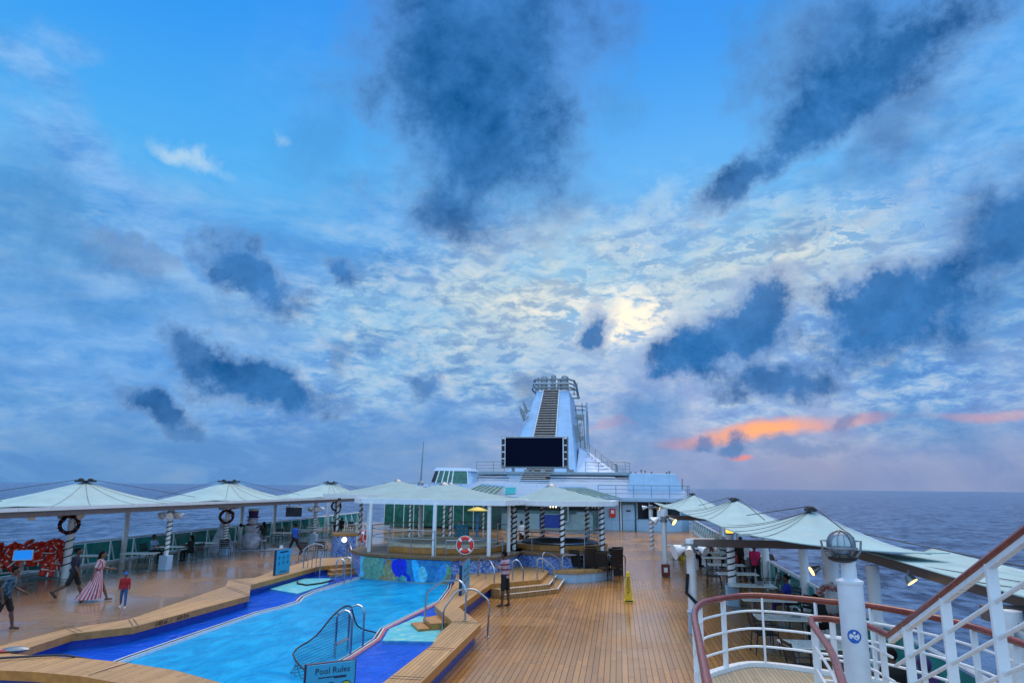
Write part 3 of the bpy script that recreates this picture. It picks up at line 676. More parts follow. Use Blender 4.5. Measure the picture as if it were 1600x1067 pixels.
def spiral(path_a, path_b, r, turns, rad, n=10):
    a, b = V(path_a), V(path_b); N = int(turns * n)
    return [a + (b - a) * (i / N) + V((math.cos(2 * math.pi * i / n) * (r + rad * .6), math.sin(2 * math.pi * i / n) * (r + rad * .6), 0)) for i in range(N + 1)]
def canopy(label, ctr, rad, zed, zpk, poly, posts, zb, striped, name='gazebo_canopy'):
    g = thing(name, label, 'canopy', (ctr[0], ctr[1], zb))
    n = len(poly); N = 8
    # membrane: concave cone from the eaves polygon up to the cap
    pts = []
    for i in range(n):
        a, b = V(poly[i]), V(poly[(i + 1) % n])
        for k in range(4): pts.append(a + (b - a) * (k / 4))
    C0 = V((ctr[0], ctr[1])); vs = []; fs = []; m_ = len(pts)
    for j in range(N + 1):
        f = j / N; rr = 1 - f * .94
        for i, q in enumerate(pts):
            sag = -.05 * math.sin(math.pi * (i % 4) / 4) * (1 - f)
            xy = C0 + (q - C0) * rr; vs.append((xy.x, xy.y, zed + (zpk - zed) * (f ** 1.35) + sag))
    for j in range(N):
        for i in range(m_):
            k = (i + 1) % m_; fs.append((j * m_ + i, j * m_ + k, (j + 1) * m_ + k, (j + 1) * m_ + i))
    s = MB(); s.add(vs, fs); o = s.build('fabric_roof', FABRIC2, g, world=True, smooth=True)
    s = MB(); op = offset(poly, -.1); s.wall(op, zed - .2, zed + .02); s.wall(offset(poly, .12), zed - .16, zed - .02)
    s.fill(op, [offset(poly, .12)], zed - .2, up=False); s.fill(op, [offset(poly, .12)], zed + .02)
    s.build('fascia_band', WHITE2, g, world=True)
    s = MB(); s.lathe((ctr[0], ctr[1], zpk - .06), [(.3, 0), (.26, .06), (.12, .16), (.03, .2)], 12); s.build('cap', GREYM, g, world=True, smooth=True)
    for x, y in posts:
        s = MB(); s.tube([(x, y, zb), (x, y, zed - .17)], .085, 10); po = s.build('post', WHITE2, g, world=True, smooth=True)
        if striped:
            s = MB(); s.tube(spiral((x, y, zb + .1), (x, y, zed - .25), .085, 8, .03), .034, 6)
            o = s.build('garland', GARLAND, po, smooth=True); o.location = -V(g.location)
    return g
oct_ = lambda c, rx, ry, ph=22.5: [(c[0] + rx * math.cos(R(ph + 45 * k)), c[1] + ry * math.sin(R(ph + 45 * k))) for k in range(8)]
C1 = [(-11.5, 29.9), (-10.9, 29.2), (-7.4, 28.3), (-4.65, 28.5), (-4.0, 31.5), (-5.3, 35.2), (-8.0, 36.2), (-11.2, 34.4)]
canopy('pale fabric gazebo canopy on plain white posts over the mosaic fronted whirlpool', (-8.05, 31.9), 4.2, 3.24, 3.86, C1,
       [(-10.5, 29.0), (-7.45, 28.15), (-5.25, 28.5), (-11.3, 31.0), (-4.75, 30.5), (-10.0, 34.9), (-6.4, 34.9)], 1.06, False)
C2 = [(-5.2, 31.5), (-3.6, 30.6), (-2.4, 30.3), (-1.0, 31.0), (-.3, 31.7), (-.1, 34.2), (-1.6, 37.2), (-4.6, 37.0), (-5.3, 34.2)]
canopy('pale fabric gazebo canopy on striped posts over the blue tiled whirlpool', (-3.2, 33.8), 3.2, 3.2, 3.84, C2,
       [(-4.65, 31.5), (-2.4, 30.35), (-.75, 31.75), (-4.6, 35.6), (-1.6, 36.3), (-3.9, 36.4), (-5.0, 33.5)], 1.06, True)
C3 = [(-17.2, 39.5), (-14.5, 37.9), (-11.0, 38.2), (-9.6, 41), (-10.2, 45), (-13.4, 46.5), (-16.6, 45), (-17.8, 42)]
canopy('far left fabric gazebo canopy peeking over the mosaic whirlpool canopy', (-13.4, 41.5), 4, 3.28, 4.06, C3,
       [(-16.6, 40.2), (-14.2, 39.0), (-11.2, 39.0), (-10.4, 43), (-16.6, 44)], 0, True)
C4 = [(-16.5, 52), (-13, 51), (-9.5, 52), (-9, 55), (-11, 58), (-15, 58), (-17, 55)]
canopy('small distant gazebo canopy with only its tip and striped posts showing', (-13.2, 54.5), 4, 3.1, 3.95, C4,
       [(-16, 53), (-13, 51.8), (-9.8, 52.8), (-11, 57)], 0, True)
# ------------------------------------------------------------------ side awnings, poles, balustrades
def tent(label, x0, x1, y0, y1, zi, zo, zpk, px_, py_, ridge=.0, group=None, inner_x=None):
    """tensioned membrane: x0 inboard edge, x1 outboard edge, concave cone to a ridge bar"""
    g = thing('deck_awning', label, 'awning', ((x0 + x1) / 2, (y0 + y1) / 2, 0), 0, group)
    N = 28; vs = []; fs = []
    for j in range(N + 1):
        for i in range(N + 1):
            s_, t_ = -1 + 2 * i / N, -1 + 2 * j / N
            # scalloped edges
            s2 = s_ * (1 - .07 * (1 - t_ * t_)); t2 = t_ * (1 - .03 * (1 - s_ * s_))
            cx = px_ + (s2 * (x1 - px_) if s2 > 0 else -s2 * (x0 - px_)) ; cy = py_ + (t2 * (y1 - py_) if t2 > 0 else -t2 * (y0 - py_))
            tt = max(0, abs(t_) - ridge) / (1 - ridge)
            r = min(1, (abs(s_) ** 2.6 + tt ** 2.6) ** (1 / 2.6))
            base = zi + (zo - zi) * (i / N)
            corner = .1 * (s_ * t_) ** 2
            z = base + corner + (zpk - base) * (1 - r) ** 1.45
            vs.append((cx, cy, z))
    for j in range(N):
        for i in range(N):
            k = j * (N + 1) + i; fs.append((k, k + 1, k + N + 2, k + N + 1))
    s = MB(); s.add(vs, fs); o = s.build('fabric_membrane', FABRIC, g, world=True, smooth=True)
    md = o.modifiers.new('thick', 'SOLIDIFY'); md.thickness = .02
    if x0 < -10:
        s = MB(); s.box((x0 + .075, (y0 + y1) / 2, zi - .02), (.03, y1 - y0 - .02, .13)); s.build('valance', WHITE2, g, world=True)
    h = (y1 - y0) / 2 * ridge + .22
    s = MB(); q_ = .6 if x0 > 0 else 1.0; s.box((px_, py_, zpk + .04), (.3 * q_, 2 * h * q_, .07)); s.lathe((px_, py_ - h * .6 * q_, zpk + .05), [(.13 * q_, 0), (.1 * q_, .09 * q_), (.03, .12 * q_)], 8); s.lathe((px_, py_ + h * .6 * q_, zpk + .05), [(.13 * q_, 0), (.1 * q_, .09 * q_), (.03, .12 * q_)], 8)
    s.build('ridge_cap', DARK, g, world=True)
    for sg, ye in ((-1, y0), (1, y1)):
        s = MB(); s.tube([(px_, py_ + sg * h, zpk + .1), (px_ + (x0 - px_) * .2, ye + sg * 1.6, (zi + zo) / 2 + .3)], .012, 5)
        s.build('stay_cable', CABLE, g, world=True)
    for sx, xe in ((-1, x0), (1, x1)):       # seams running down from the cap
        for f in (-.8, -.42, 0.0, .42, .8):
            pts = []
            for k in range(9):
                q = k / 8; r = q; base = zi if sx < 0 else zo
                t_ = f * q
                rr = min(1, (abs(q) ** 2.6 + max(0, abs(t_) - ridge) ** 2.6) ** (1 / 2.6))
                ye = y1 if t_ > 0 else y0
                zz = zi + (zo - zi) * (.5 + sx * q / 2) + (zpk - (zi + (zo - zi) * (.5 + sx * q / 2))) * (1 - rr) ** 1.45
                pts.append((px_ + (xe - px_) * q * .93, py_ + abs(t_) * (ye - py_), zz + .02))
            s = MB(); s.tube(pts, .006, 4); s.build('seam', CABLE if sx < 0 else WHITE2, g, world=True)
    return g
GL = 'fabric awnings over the port side tables'
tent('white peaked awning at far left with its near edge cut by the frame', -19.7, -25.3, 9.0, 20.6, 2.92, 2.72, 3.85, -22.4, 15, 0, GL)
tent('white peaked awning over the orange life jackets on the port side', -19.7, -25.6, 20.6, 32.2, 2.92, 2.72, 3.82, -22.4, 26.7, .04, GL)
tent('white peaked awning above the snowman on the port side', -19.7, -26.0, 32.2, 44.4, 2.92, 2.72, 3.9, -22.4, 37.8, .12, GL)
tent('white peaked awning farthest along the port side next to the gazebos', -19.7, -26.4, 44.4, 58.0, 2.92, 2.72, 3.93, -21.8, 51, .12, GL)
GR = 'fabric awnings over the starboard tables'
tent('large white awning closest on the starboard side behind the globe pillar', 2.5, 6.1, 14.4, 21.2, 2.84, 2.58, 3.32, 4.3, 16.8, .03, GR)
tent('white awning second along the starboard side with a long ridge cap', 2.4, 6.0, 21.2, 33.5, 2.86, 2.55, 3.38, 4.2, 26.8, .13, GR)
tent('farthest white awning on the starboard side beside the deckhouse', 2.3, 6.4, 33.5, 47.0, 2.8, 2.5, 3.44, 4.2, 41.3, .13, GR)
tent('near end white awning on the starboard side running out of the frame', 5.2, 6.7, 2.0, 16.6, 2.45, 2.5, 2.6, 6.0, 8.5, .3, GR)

# long bronze frame beams below the awnings
def frame_beam(label, x, y0, y1, z, w=.2, h=.2, mt=BEAM):
    s = MB(); s.box((x, (y0 + y1) / 2, z), (w, y1 - y0, h)); o = s.build('awning_beam', mt, bevel=.01); tag(o, label, 'beam', 'awning frame beams')
    return o
frame_beam('long bronze beam under the inboard edge of the port awnings', -19.75, 9, 58, 2.74)
frame_beam('long bronze beam under the outboard edge of the port awnings', -25.2, 9, 58, 2.52, .16, .16)
frame_beam('pale bronze beam under the outboard edge of the starboard awnings', 5.75, 8.0, 47, 2.28, .2, .18)
for y, xa, xb, z, l in ((20.5, 2.0, 5.7, 2.32, 'bronze cross beam behind the globe pillar carrying the nearest starboard awning'), (32.9, 2.0, 5.8, 2.5, 'bronze cross beam between the second and third starboard awnings'),
                        (11.0, 5.0, 5.8, 2.15, 'bronze cross beam behind the stair rail at the right edge')):
    s = MB(); s.box(((xa + xb) / 2, y, z), (xb - xa, .2, .2)); tag(s.build('awning_beam', BEAM, bevel=.01), l, 'beam', 'awning frame beams')

# poles
def spot(p, a, el=-35, lit=None):
    """small floodlight head on its bracket"""
    d = V((math.cos(R(a)) * math.cos(R(el)), math.sin(R(a)) * math.cos(R(el)), math.sin(R(el))))
    return p + d * .1, p + d * .34, d
def lamp_cluster(g, base, z, dirs, lit=(), arm=.32, size=1.0):
    b = V((base[0], base[1], z))
    s = MB(); s.lathe(b, [(.16, -.12), (.16, .12)], 10); s.build('collar', GREYM, g, world=True)
    for i, (a, el) in enumerate(dirs):
        d = V((math.cos(R(a)), math.sin(R(a)), 0)); hp = b + d * arm
        s = MB(); s.tube([b, hp], .03, 6); s.build('lamp_arm', WHITE2, g, world=True)
        dn = V((d.x * math.cos(R(el)), d.y * math.cos(R(el)), math.sin(R(el))))
        h0, h1 = hp - dn * .08 * size, hp + dn * .22 * size
        s = MB(); s.tube([h0, h0 + dn * .1 * size, h1], [.06 * size, .09 * size, .16 * size], 10); hd = s.build('lamp_head', WHITE2 if i not in lit else GREYM, g, world=True, smooth=True)
        if i in lit:
            s = MB(); s.tube([h1 + dn * .002, h1 + dn * .02], .145 * size, 10); o = s.build('lit_lens', LAMPW, hd); o.location = -V(g.location)
def wreath(loc, r, label, facing=0, col=None):
    g = thing('wreath', label, 'wreath', loc, facing, 'wreaths tied to the awning poles')
    s = MB()
    ring = [(r * math.cos(2 * math.pi * k / 20), 0, r * math.sin(2 * math.pi * k / 20)) for k in range(20)]
    s.tube(ring, .07, 6, True)
    for k in range(60):
        a = random.uniform(0, 6.28); q = V((r * math.cos(a), 0, r * math.sin(a))); d = V((random.uniform(-1, 1), random.uniform(-1, 1), random.uniform(-1, 1))).normalized()
        s.bar(q, q + d * .13, .03)
    s.build('greenery', col or GARLAND, g)
    s = MB()
    for k in range(8):
        a = 2 * math.pi * k / 8 + .2; s.ball((r * math.cos(a), -.07, r * math.sin(a)), .035, 8, 6)
    s.build('bauble_ring', REDPL, g)
    return g
def pole(label, x, y, ztop, r=.1, turns=0, box=False, lamps=None, lit=(), lampz=None, collar=True, lean=0, name='awning_pole', z0=0, garl_from=.1, garl_to=.75, cat='pole', group='awning poles along the deck', lsize=1.0):
    g = thing(name, label, cat, (x, y, z0), 0, group)
    s = MB(); s.tube([(x, y, z0), (x + lean, y, ztop)], r, 12); s.build('shaft', WHITE2, g, world=True, smooth=True)
    if box:
        s = MB(); s.box((x, y, .32), (.42, .42, .64)); s.build('base_box', HOUSEW, g, world=True, bevel=.02)
    if turns:
        h = ztop - z0
        s = MB(); s.tube(spiral((x, y, z0 + h * garl_from), (x, y, z0 + h * garl_to), r, turns, .015), .024, 6); s.build('garland', GARLAND, g, world=True, smooth=True)
    if lamps: lamp_cluster(g, (x, y), lampz or ztop - .35, lamps, lit, size=lsize)
    return g
ARMS = [(180, -25), (250, -40), (300, -20), (20, -30), (90, -35)]
pole('striped white pole with a wreath behind the walking teenager', -22.3, 26.15, 2.95, .15, 5, lamps=[(200, -10), (-20, -10)], lampz=2.5, garl_to=.62)
pole('striped white pole on a white box beside the seated couple on the left', -20.2, 29.5, 2.9, .1, 8, True, ARMS, lampz=2.45, garl_from=.25, garl_to=.8)
pole('striped white pole with a wreath in front of the snowman', -21.4, 36.3, 2.85, .12, 7, True, [(170, 10), (300, 20), (10, 30), (80, 20)], lampz=2.5, garl_from=.25, garl_to=.6)
pole('striped pole with floodlights behind the man in the blue shirt', -20.0, 44.6, 2.75, .11, 9, True, ARMS, lampz=2.3, garl_from=.25, garl_to=.8)
pole('slim striped pole with a wreath next to the far gazebos', -23.3, 55.9, 3.0, .12, 8, lamps=[(170, 20), (300, 30), (60, 30)], lampz=2.8, garl_to=.6)
for i, (y, l) in enumerate(((31.9, 'plain white leaning post at the rail behind the woman in the striped dress'), (43.5, 'plain white post at the port rail between the left tables and the cone tree'), (48.4, 'plain white post at the port rail right of the snowman'), (59, 'plain white post at the port rail farthest away'), (20.8, 'plain white post at the port rail behind the life jackets'))):
    pole(l, xl(y) + .45, y, 2.55, .13, lean=.0)
pole('white pole with megaphone and lamp cluster left of the curved balcony rail', 1.97, 20.5, 2.42, .13, 0, lamps=[(150, -20), (200, -35), (260, -35), (320, -20), (10, -30)], lampz=2.18, lsize=.8)
pole('slim white pole with a red foot box on the open deck', 2.0, 32.5, 2.85, .12, 0, lamps=[(170, -20), (200, -40), (330, -30)], lit=(2,), lampz=2.45)
pole('far striped pole standing alone on the open deck', 2.06, 46.2, 2.75, .12, 7, lamps=[(180, -10), (0, -20)], lit=(1,), lampz=2.6, garl_to=.7, garl_from=.02)
pole('striped white pole with a lit yellow lantern among the starboard tables', 3.72, 25.0, 2.3, .13, 5, True, garl_from=.35, garl_to=.78)
for y, l in ((22.5, 'white post at the starboard rail beside the woman in plaid'), (28.9, 'white post at the starboard rail behind the woman in pink'), (16.2, 'white post just right of the globe pillar'), (10.6, 'white post behind the stair rail at the right edge'), (36, 'white post at the starboard rail under the second awning'), (43, 'white post at the starboard rail under the farthest awning')):
    pole(l, xr(y) - .1, y, 2.25, .13)
pole('thick white post with two lit amber lamps left of the globe pillar', 5.4, 19.6, 2.25, .2, lamps=[(185, -25), (-5, -20)], lit=(0, 1), lampz=1.82, lsize=.8)
# garland and red box low on the open deck poles
o = thing('cable_box', 'small red brown box at the foot of the slim white pole', 'box', (2.0, 32.36, 0))
s = MB(); s.box((0, 0, .28), (.36, .3, .5)); s.build('housing', simple('oxide_red', (.16, .03, .025), .5), o, bevel=.02); s = MB(); s.box((0, -.152, .3), (.16, .01, .2)); s.build('cover_plate', WHITE2, o)
s = MB(); s.tube([(1.85, 20.38, 1.5), (1.8, 20.36, 1.0), (2.05, 20.32, .75), (2.12, 20.36, .3), (1.95, 20.33, .02)], .045, 6); tag(s.build('loose_garland', GARLAND, smooth=True), 'black garland hanging loose down the megaphone pole', 'garland')
s = MB(); s.box((1.95, 20.1, .27), (.3, .3, .54)); s.box((1.95, 20.1, .56), (.34, .34, .05)); tag(s.build('pole_plinth', HOUSEW, bevel=.02), 'white plinth box at the foot of the megaphone pole', 'plinth')
# horn loudspeaker
o = thing('horn_loudspeaker', 'white horn loudspeaker pointing left on the starboard lamp pole', 'loudspeaker', (1.95, 20.35, 2.2))
s = MB(); d = V((-1, -.35, -.25)).normalized(); c = V((0, 0, 0)); s.tube([c + d * .1, c + d * .22, c + d * .4, c + d * .5], [.035, .06, .15, .21], 14); s.build('horn', WHITE2, o, smooth=True)
s = MB(); s.tube([c, c + d * .14], .065, 10); s.build('driver', GREYM, o, smooth=True)
# lantern
o = thing('lantern', 'square lit amber lantern on top of the striped starboard pole', 'lantern', (3.72, 25.0, 2.3))
s = MB(); s.box((0, 0, .2), (.22, .22, .34)); s.build('lit_pane', simple('amber_pane', (.9, .6, .1), .4, emit=(1, .62, .08), es=1.1), o)
s = MB(); s.box((0, 0, .4), (.3, .3, .06)); s.build('lid', GREYM, o); s = MB(); s.box((0, 0, .02), (.28, .28, .04)); s.build('base', GREYM, o)
for loc, el, l in (((5.35, 14.4, 2.2), 0, 'amber floodlight on the awning beam right of the globe pillar'), ((5.05, 10.2, 2.0), 0, 'amber floodlight behind the stair rail at the right edge'), ((-20.0, 21.6, 2.62), 1, 'small white floodlight clipped to the port awning beam')):
    o = thing('floodlight', l, 'floodlight', loc)
    d = V((.45, -.4, -.75)).normalized(); s = MB(); s.tube([d * -.07, V((0, 0, 0)), d * .07], [.05, .09, .11], 12); s.tube([V((0, 0, .16)), d * -.03], .02, 6); s.build('housing', GREYM if not el else WHITE2, o, smooth=True)
    s = MB(); s.tube([d * .071, d * .08], .1, 12); s.build('lens', LAMPW if not el else WHITE2, o)
wreath((-22.25, 25.95, 2.12), .33, 'round dark wreath on the pole behind the walking teenager', R(42))
wreath((-21.35, 36.1, 2.05), .33, 'round dark wreath on the pole in front of the snowman', R(32))
wreath((-23.2, 55.7, 2.1), .36, 'small distant wreath on the slim pole next to the gazebos', R(24))
wreath((5.3, 19.3, 1.05), .36, 'frosted wreath with red ribbon on the thick post by the rail', R(-15), blotch('frosted_wreath', (.3, .05, .05), (.5, .42, .4), 14))
# hanging screen below the port awning
o = thing('hanging_screen', 'dark television hanging under the port awning', 'television', (-19.9, 41.2, 2.15), R(20))
s = MB(); s.box((0, 0, 0), (.95, .1, .55)); s.build('casing', BLACKM, o, bevel=.01); s = MB(); s.box((0, 0, .31), (1.0, .2, .06)); s.build('hood', WHITE2, o); s = MB(); s.box((0, -.056, 0), (.85, .01, .46)); s.build('display', WINGLASS, o); s = MB(); s.tube([(-.3, 0, .3), (-.3, 0, .6)], .03, 6); s.tube([(.3, 0, .3), (.3, 0, .6)], .03, 6); s.build('hanger', GREYM, o)

# balustrades
def balustrade(label, xf, y0, y1, step, side, rail_mt):
    g = thing('glass_balustrade', label, 'balustrade', (xf((y0 + y1) / 2), (y0 + y1) / 2, 0))
    ys = []; y = y0
    while y < y1: ys.append(y); y += step
    ys.append(y1)
    s = MB(); s.tube([(xf(y), y, 1.1) for y in ys], .045, 8); s.build('handrail', rail_mt, g, world=True, smooth=True)
    s = MB(); s.hexa([(xf(y0) - .08, y0, 0), (xf(y0) + .08, y0, 0), (xf(y1) + .08, y1, 0), (xf(y1) - .08, y1, 0)], [(xf(y0) - .08, y0, .1), (xf(y0) + .08, y0, .1), (xf(y1) + .08, y1, .1), (xf(y1) - .08, y1, .1)]); s.build('kerb', WHITE, g, world=True)
    for i in range(len(ys) - 1):
        a, b = ys[i] + .07, ys[i + 1] - .07
        s = MB(); s.hexa([(xf(a) - .008, a, .12), (xf(a) + .008, a, .12), (xf(b) + .008, b, .12), (xf(b) - .008, b, .12)], [(xf(a) - .008, a, 1.03), (xf(a) + .008, a, 1.03), (xf(b) + .008, b, 1.03), (xf(b) - .008, b, 1.03)])
        s.build('glass_panel', BALGLASS, g, world=True)
    for y in ys:
        s = MB(); s.bar((xf(y), y, .1), (xf(y), y, 1.06), .07); s.bar((xf(y) - side * .04, y, .85), (xf(y) - side * .3, y, .1), .05); s.build('post', WHITE, g, world=True)
balustrade('teal glass balustrade along the port side of the deck', xl, 14, 70, 1.75, -1, WHITE2)
balustrade('teal glass balustrade along the starboard side of the deck', xr, 6, 66, 1.75, 1, WHITE2)
# ------------------------------------------------------------------ deckhouse, screen and funnel aft
YF = 66.0     # front wall of the deckhouse
dh = thing('deckhouse', 'wide white deckhouse across the end of the deck below the funnel', 'deckhouse', (-9, 68, 0))
def part(name, mb, mt, parent=dh, **kw): return mb.build(name, mt, parent, world=True, **kw)
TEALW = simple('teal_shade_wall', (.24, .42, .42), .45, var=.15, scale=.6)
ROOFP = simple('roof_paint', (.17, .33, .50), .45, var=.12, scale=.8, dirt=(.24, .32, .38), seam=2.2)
DARKIN = simple('dark_interior', (.012, .016, .02), .5, var=.4)
# wall mass
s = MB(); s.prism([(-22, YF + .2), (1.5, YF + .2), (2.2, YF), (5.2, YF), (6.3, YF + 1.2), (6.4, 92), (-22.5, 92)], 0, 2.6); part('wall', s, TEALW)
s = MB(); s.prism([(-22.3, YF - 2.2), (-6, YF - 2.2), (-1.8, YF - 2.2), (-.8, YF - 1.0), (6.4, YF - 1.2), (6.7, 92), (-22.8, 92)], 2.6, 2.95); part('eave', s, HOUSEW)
# lower white wall with rounded corner and dark windows, right of the door
s = MB(); s.prism([(1.6, YF - .05), (1.6, YF - .45), (4.2, YF - .85), (5.6, YF - .7), (6.3, YF)], 0, 1.0); part('dado', s, HOUSEW)
for xa, xb in ((1.75, 2.7), (2.85, 4.3), (4.45, 5.5)):
    s = MB(); s.box(((xa + xb) / 2, YF - .08, 1.8), (xb - xa, .1, 1.45)); part('window', s, WINGLASS)
for x in (1.68, 2.78, 4.38, 5.56):
    s = MB(); s.box((x, YF - .1, 1.8), (.1, .16, 1.5)); part('mullion', s, HOUSEW)
s = MB(); s.box((3.9, YF - .15, 1.6), (.85, .02, 1.0)); part('poster', s, WHITE2)
s = MB(); s.box((.9, YF - .0, 1.15), (1.1, .5, 2.3)); w = part('door', s, HOUSEW, bevel=.02)
s = MB(); s.box((.9, YF - .26, 1.75), (.4, .02, .14)); o = s.build('door_sign', DARK, w, world=False); o.location = -V(dh.location)
s = MB(); s.box((.2, YF - .1, 1.3), (.12, .4, 2.6)); part('pillar', s, WHITE2)
s = MB(); s.box((-.9, YF + .02, 1.3), (1.9, .4, 2.6)); part('side_wall', s, HOUSEW)
# bar front: dark back bar, blue panel, white cabinet
s = MB(); s.box((-6.0, YF + .0, 2.15), (9.0, .3, .85)); part('back_bar', s, DARKIN)
for k in range(34):
    x = -10.2 + k * .26
    if k % 3 == 0:
        s = MB()
    h = random.uniform(.15, .32); s.lathe((x, YF - .25, 1.95 + (.4 if k % 2 else 0) * .0), [(.05, 0), (.05, h * .6), (.02, h * .8), (.02, h)], 6)
    if k % 3 == 2 or k == 33: part('string_light' if k % 2 else 'bottle_row', s, LAMPC if k == 17 else random.choice([WOODRAIL, GREENGL, TABLET]))
s = MB(); s.box((-6.6, YF - .55, .7), (8.5, .6, 1.4)); part('bar_counter', s, simple('counter_panel', (.35, .5, .52), .4, var=.15))
s = MB(); s.box((-6.3, YF - .9, .75), (1.9, .1, 1.15)); part('blue_panel', s, simple('deep_blue_panel', (.015, .06, .36), .4, var=.2))
s = MB(); s.box((-3.2, YF - .4, 1.0), (1.35, .4, 1.2)); cb = part('cabinet', s, HOUSEW, bevel=.02)
s = MB(); s.box((-3.2, YF - .62, 1.0), (1.1, .03, .95)); part('cabinet_glass', s, simple('frosted_glass', (.55, .68, .62), .25, var=.1))
s = MB(); s.box((-3.1, YF + .0, 2.0), (1.0, .04, .12)); part('sign_plate', s, DARK)
s = MB(); s.box((-4.9, YF - 1.2, 1.5), (.75, .12, 1.6)); part('notice_panel', s, HOUSEW); s = MB(); s.box((-4.9, YF - 1.27, 1.5), (.5, .02, 1.35)); part('notice_glass', s, SKYGL)
# glazed screens on the left
for k in range(11):
    xa = -21.8 + k * .95
    s = MB(); s.box((xa + .47, YF - 2.1, 1.35), (.86, .04, 2.35)); part('glazed_panel', s, GREENGL)
    s = MB(); s.box((xa, YF - 2.1, 1.3), (.07, .08, 2.6)); part('mullion', s, WHITE)
# roof: long sloped white plates
zr = lambda y: 2.95 + (y - 64) * .17
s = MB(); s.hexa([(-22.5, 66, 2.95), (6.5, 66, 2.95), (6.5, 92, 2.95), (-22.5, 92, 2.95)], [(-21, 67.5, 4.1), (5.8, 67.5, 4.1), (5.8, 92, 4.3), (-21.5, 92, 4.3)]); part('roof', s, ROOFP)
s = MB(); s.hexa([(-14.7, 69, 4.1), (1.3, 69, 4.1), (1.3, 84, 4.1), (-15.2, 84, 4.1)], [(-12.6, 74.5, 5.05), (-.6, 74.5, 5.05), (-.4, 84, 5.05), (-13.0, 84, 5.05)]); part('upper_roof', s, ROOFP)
for xa, xb in ((-15.0, -11.1), (-7.3, 1.4)):       # horizontal streak louvres low on the upper roof
    for k in range(2):
        s = MB(); s.box(((xa + xb) / 2, 71.2 + k * 1.2, 4.72 + k * .24), (xb - xa - k * .8, .16, .09)); part('louvre', s, DARK)
# glass skylights
def skylight(pts, nb, back):
    a, b, c, d = [V(p) for p in pts]    # front-left, front-right, back-right, back-left
    s = MB(); s.slab([a, b, c, d], .06); sk = part('skylight', s, SKYGL)
    for k in range(nb + 1):
        f = k / nb; s = MB(); s.bar(a.lerp(b, f) + V((0, 0, .03)), d.lerp(c, f) + V((0, 0, .03)), .07); o = s.build('glazing_bar', TEALW, sk); o.location = -V(dh.location)
    s = MB(); s.bar(a + V((0, 0, .03)), b + V((0, 0, .03)), .1); s.bar(d + V((0, 0, .05)), c + V((0, 0, .05)), .14); o = s.build('frame', HOUSEW, sk); o.location = -V(dh.location)
skylight([gy(722, 771, 61), gy(775, 776, 61), gy(789, 761, 66), gy(752, 757.5, 66)], 6, 0)
skylight([gy(893, 777, 61), gy(972, 779, 61), gy(914, 762.5, 66), gy(872, 762.5, 66)], 7, 0)
s = MB(); s.slab([gy(789, 772, 64), gy(805, 771, 64), gy(806, 761, 64.5), gy(790, 761, 64.5)], .1); part('cyan_pane', s, simple('cyan_pane_glass', (.03, .4, .4), .15))
for k in range(4):
    s = MB(); a, b = gy(806 + k * .2, 771 - k * 3, 65), gy(852, 771 - k * 3, 65); s.bar(a, b, .16, .06); part('louvre', s, WHITE)
# stepped slats between the roof plates
q = [gy(808, 760, 68.5), gy(858, 760, 68.5), gy(860.5, 737, 75), gy(818, 737, 75)]
s = MB(); s.slab([p - V((0, 0, .05)) for p in q], .1); ls = part('slat_panel', s, DARKIN)
for k in range(7):
    f = (k + .5) / 7; s = MB(); s.bar(q[0].lerp(q[3], f) + V((0, 0, .1)), q[1].lerp(q[2], f) + V((0, 0, .1)), .5, .05); o = s.build('slat', WHITE2, ls); o.location = -V(dh.location)
# upper terrace slab with railing below the screen
s = MB(); s.prism([(-15.5, 75.2), (-13.5, 74.6), (.9, 74.6), (1.4, 76), (1.4, 92), (-15.5, 92)], 5.12, 5.42); part('terrace_slab', s, simple('terrace_edge', (.3, .36, .38), .5, var=.15))
def rail3(name, pts, h, mt, n_mid=2, r=.03, step=1.6, par=dh):
    P = [V(p) for p in pts]; s = MB(); up = V((0, 0, 1))
    for k in range(n_mid + 1): s.tube([p + up * h * (k + 1) / (n_mid + 1) for p in P], r if k == n_mid else r * .7, 5)
    for i in range(len(P) - 1):
        L = (P[i + 1] - P[i]).length; n = max(1, round(L / step))
        for k in range(n + (i == len(P) - 2)):
            c = P[i].lerp(P[i + 1], k / n); s.tube([c, c + up * h], r, 5)
    return s.build(name, mt, par, world=True)
rail3('railing', [(-15.4, 75.3, 5.42), (-13.4, 74.8, 5.42), (-12.2, 74.8, 5.42)], 1.05, GREYM)
rail3('railing', [(-3.4, 74.8, 5.42), (.8, 74.8, 5.42), (1.3, 76.2, 5.42)], 1.05, GREYM)
rail3('railing', [(-1.8, 65, 2.95), (6.2, 65, 2.95), (6.5, 66.5, 2.95)], 1.1, simple('blue_grey_rail', (.2, .3, .38), .4), 2, .035)
rail3('railing', [(-22.2, 64.4, 2.95), (-14.6, 64.4, 2.95)], 1.1, simple('blue_grey_rail', (.2, .3, .38), .4), 2, .035)
# small roof fittings
for k, x in enumerate((-9.8, -8.0, -4.9)):
    s = MB(); s.box((x, 75.1, 5.55), (.5, .4, .26)); part('vent_box', s, GREYM)

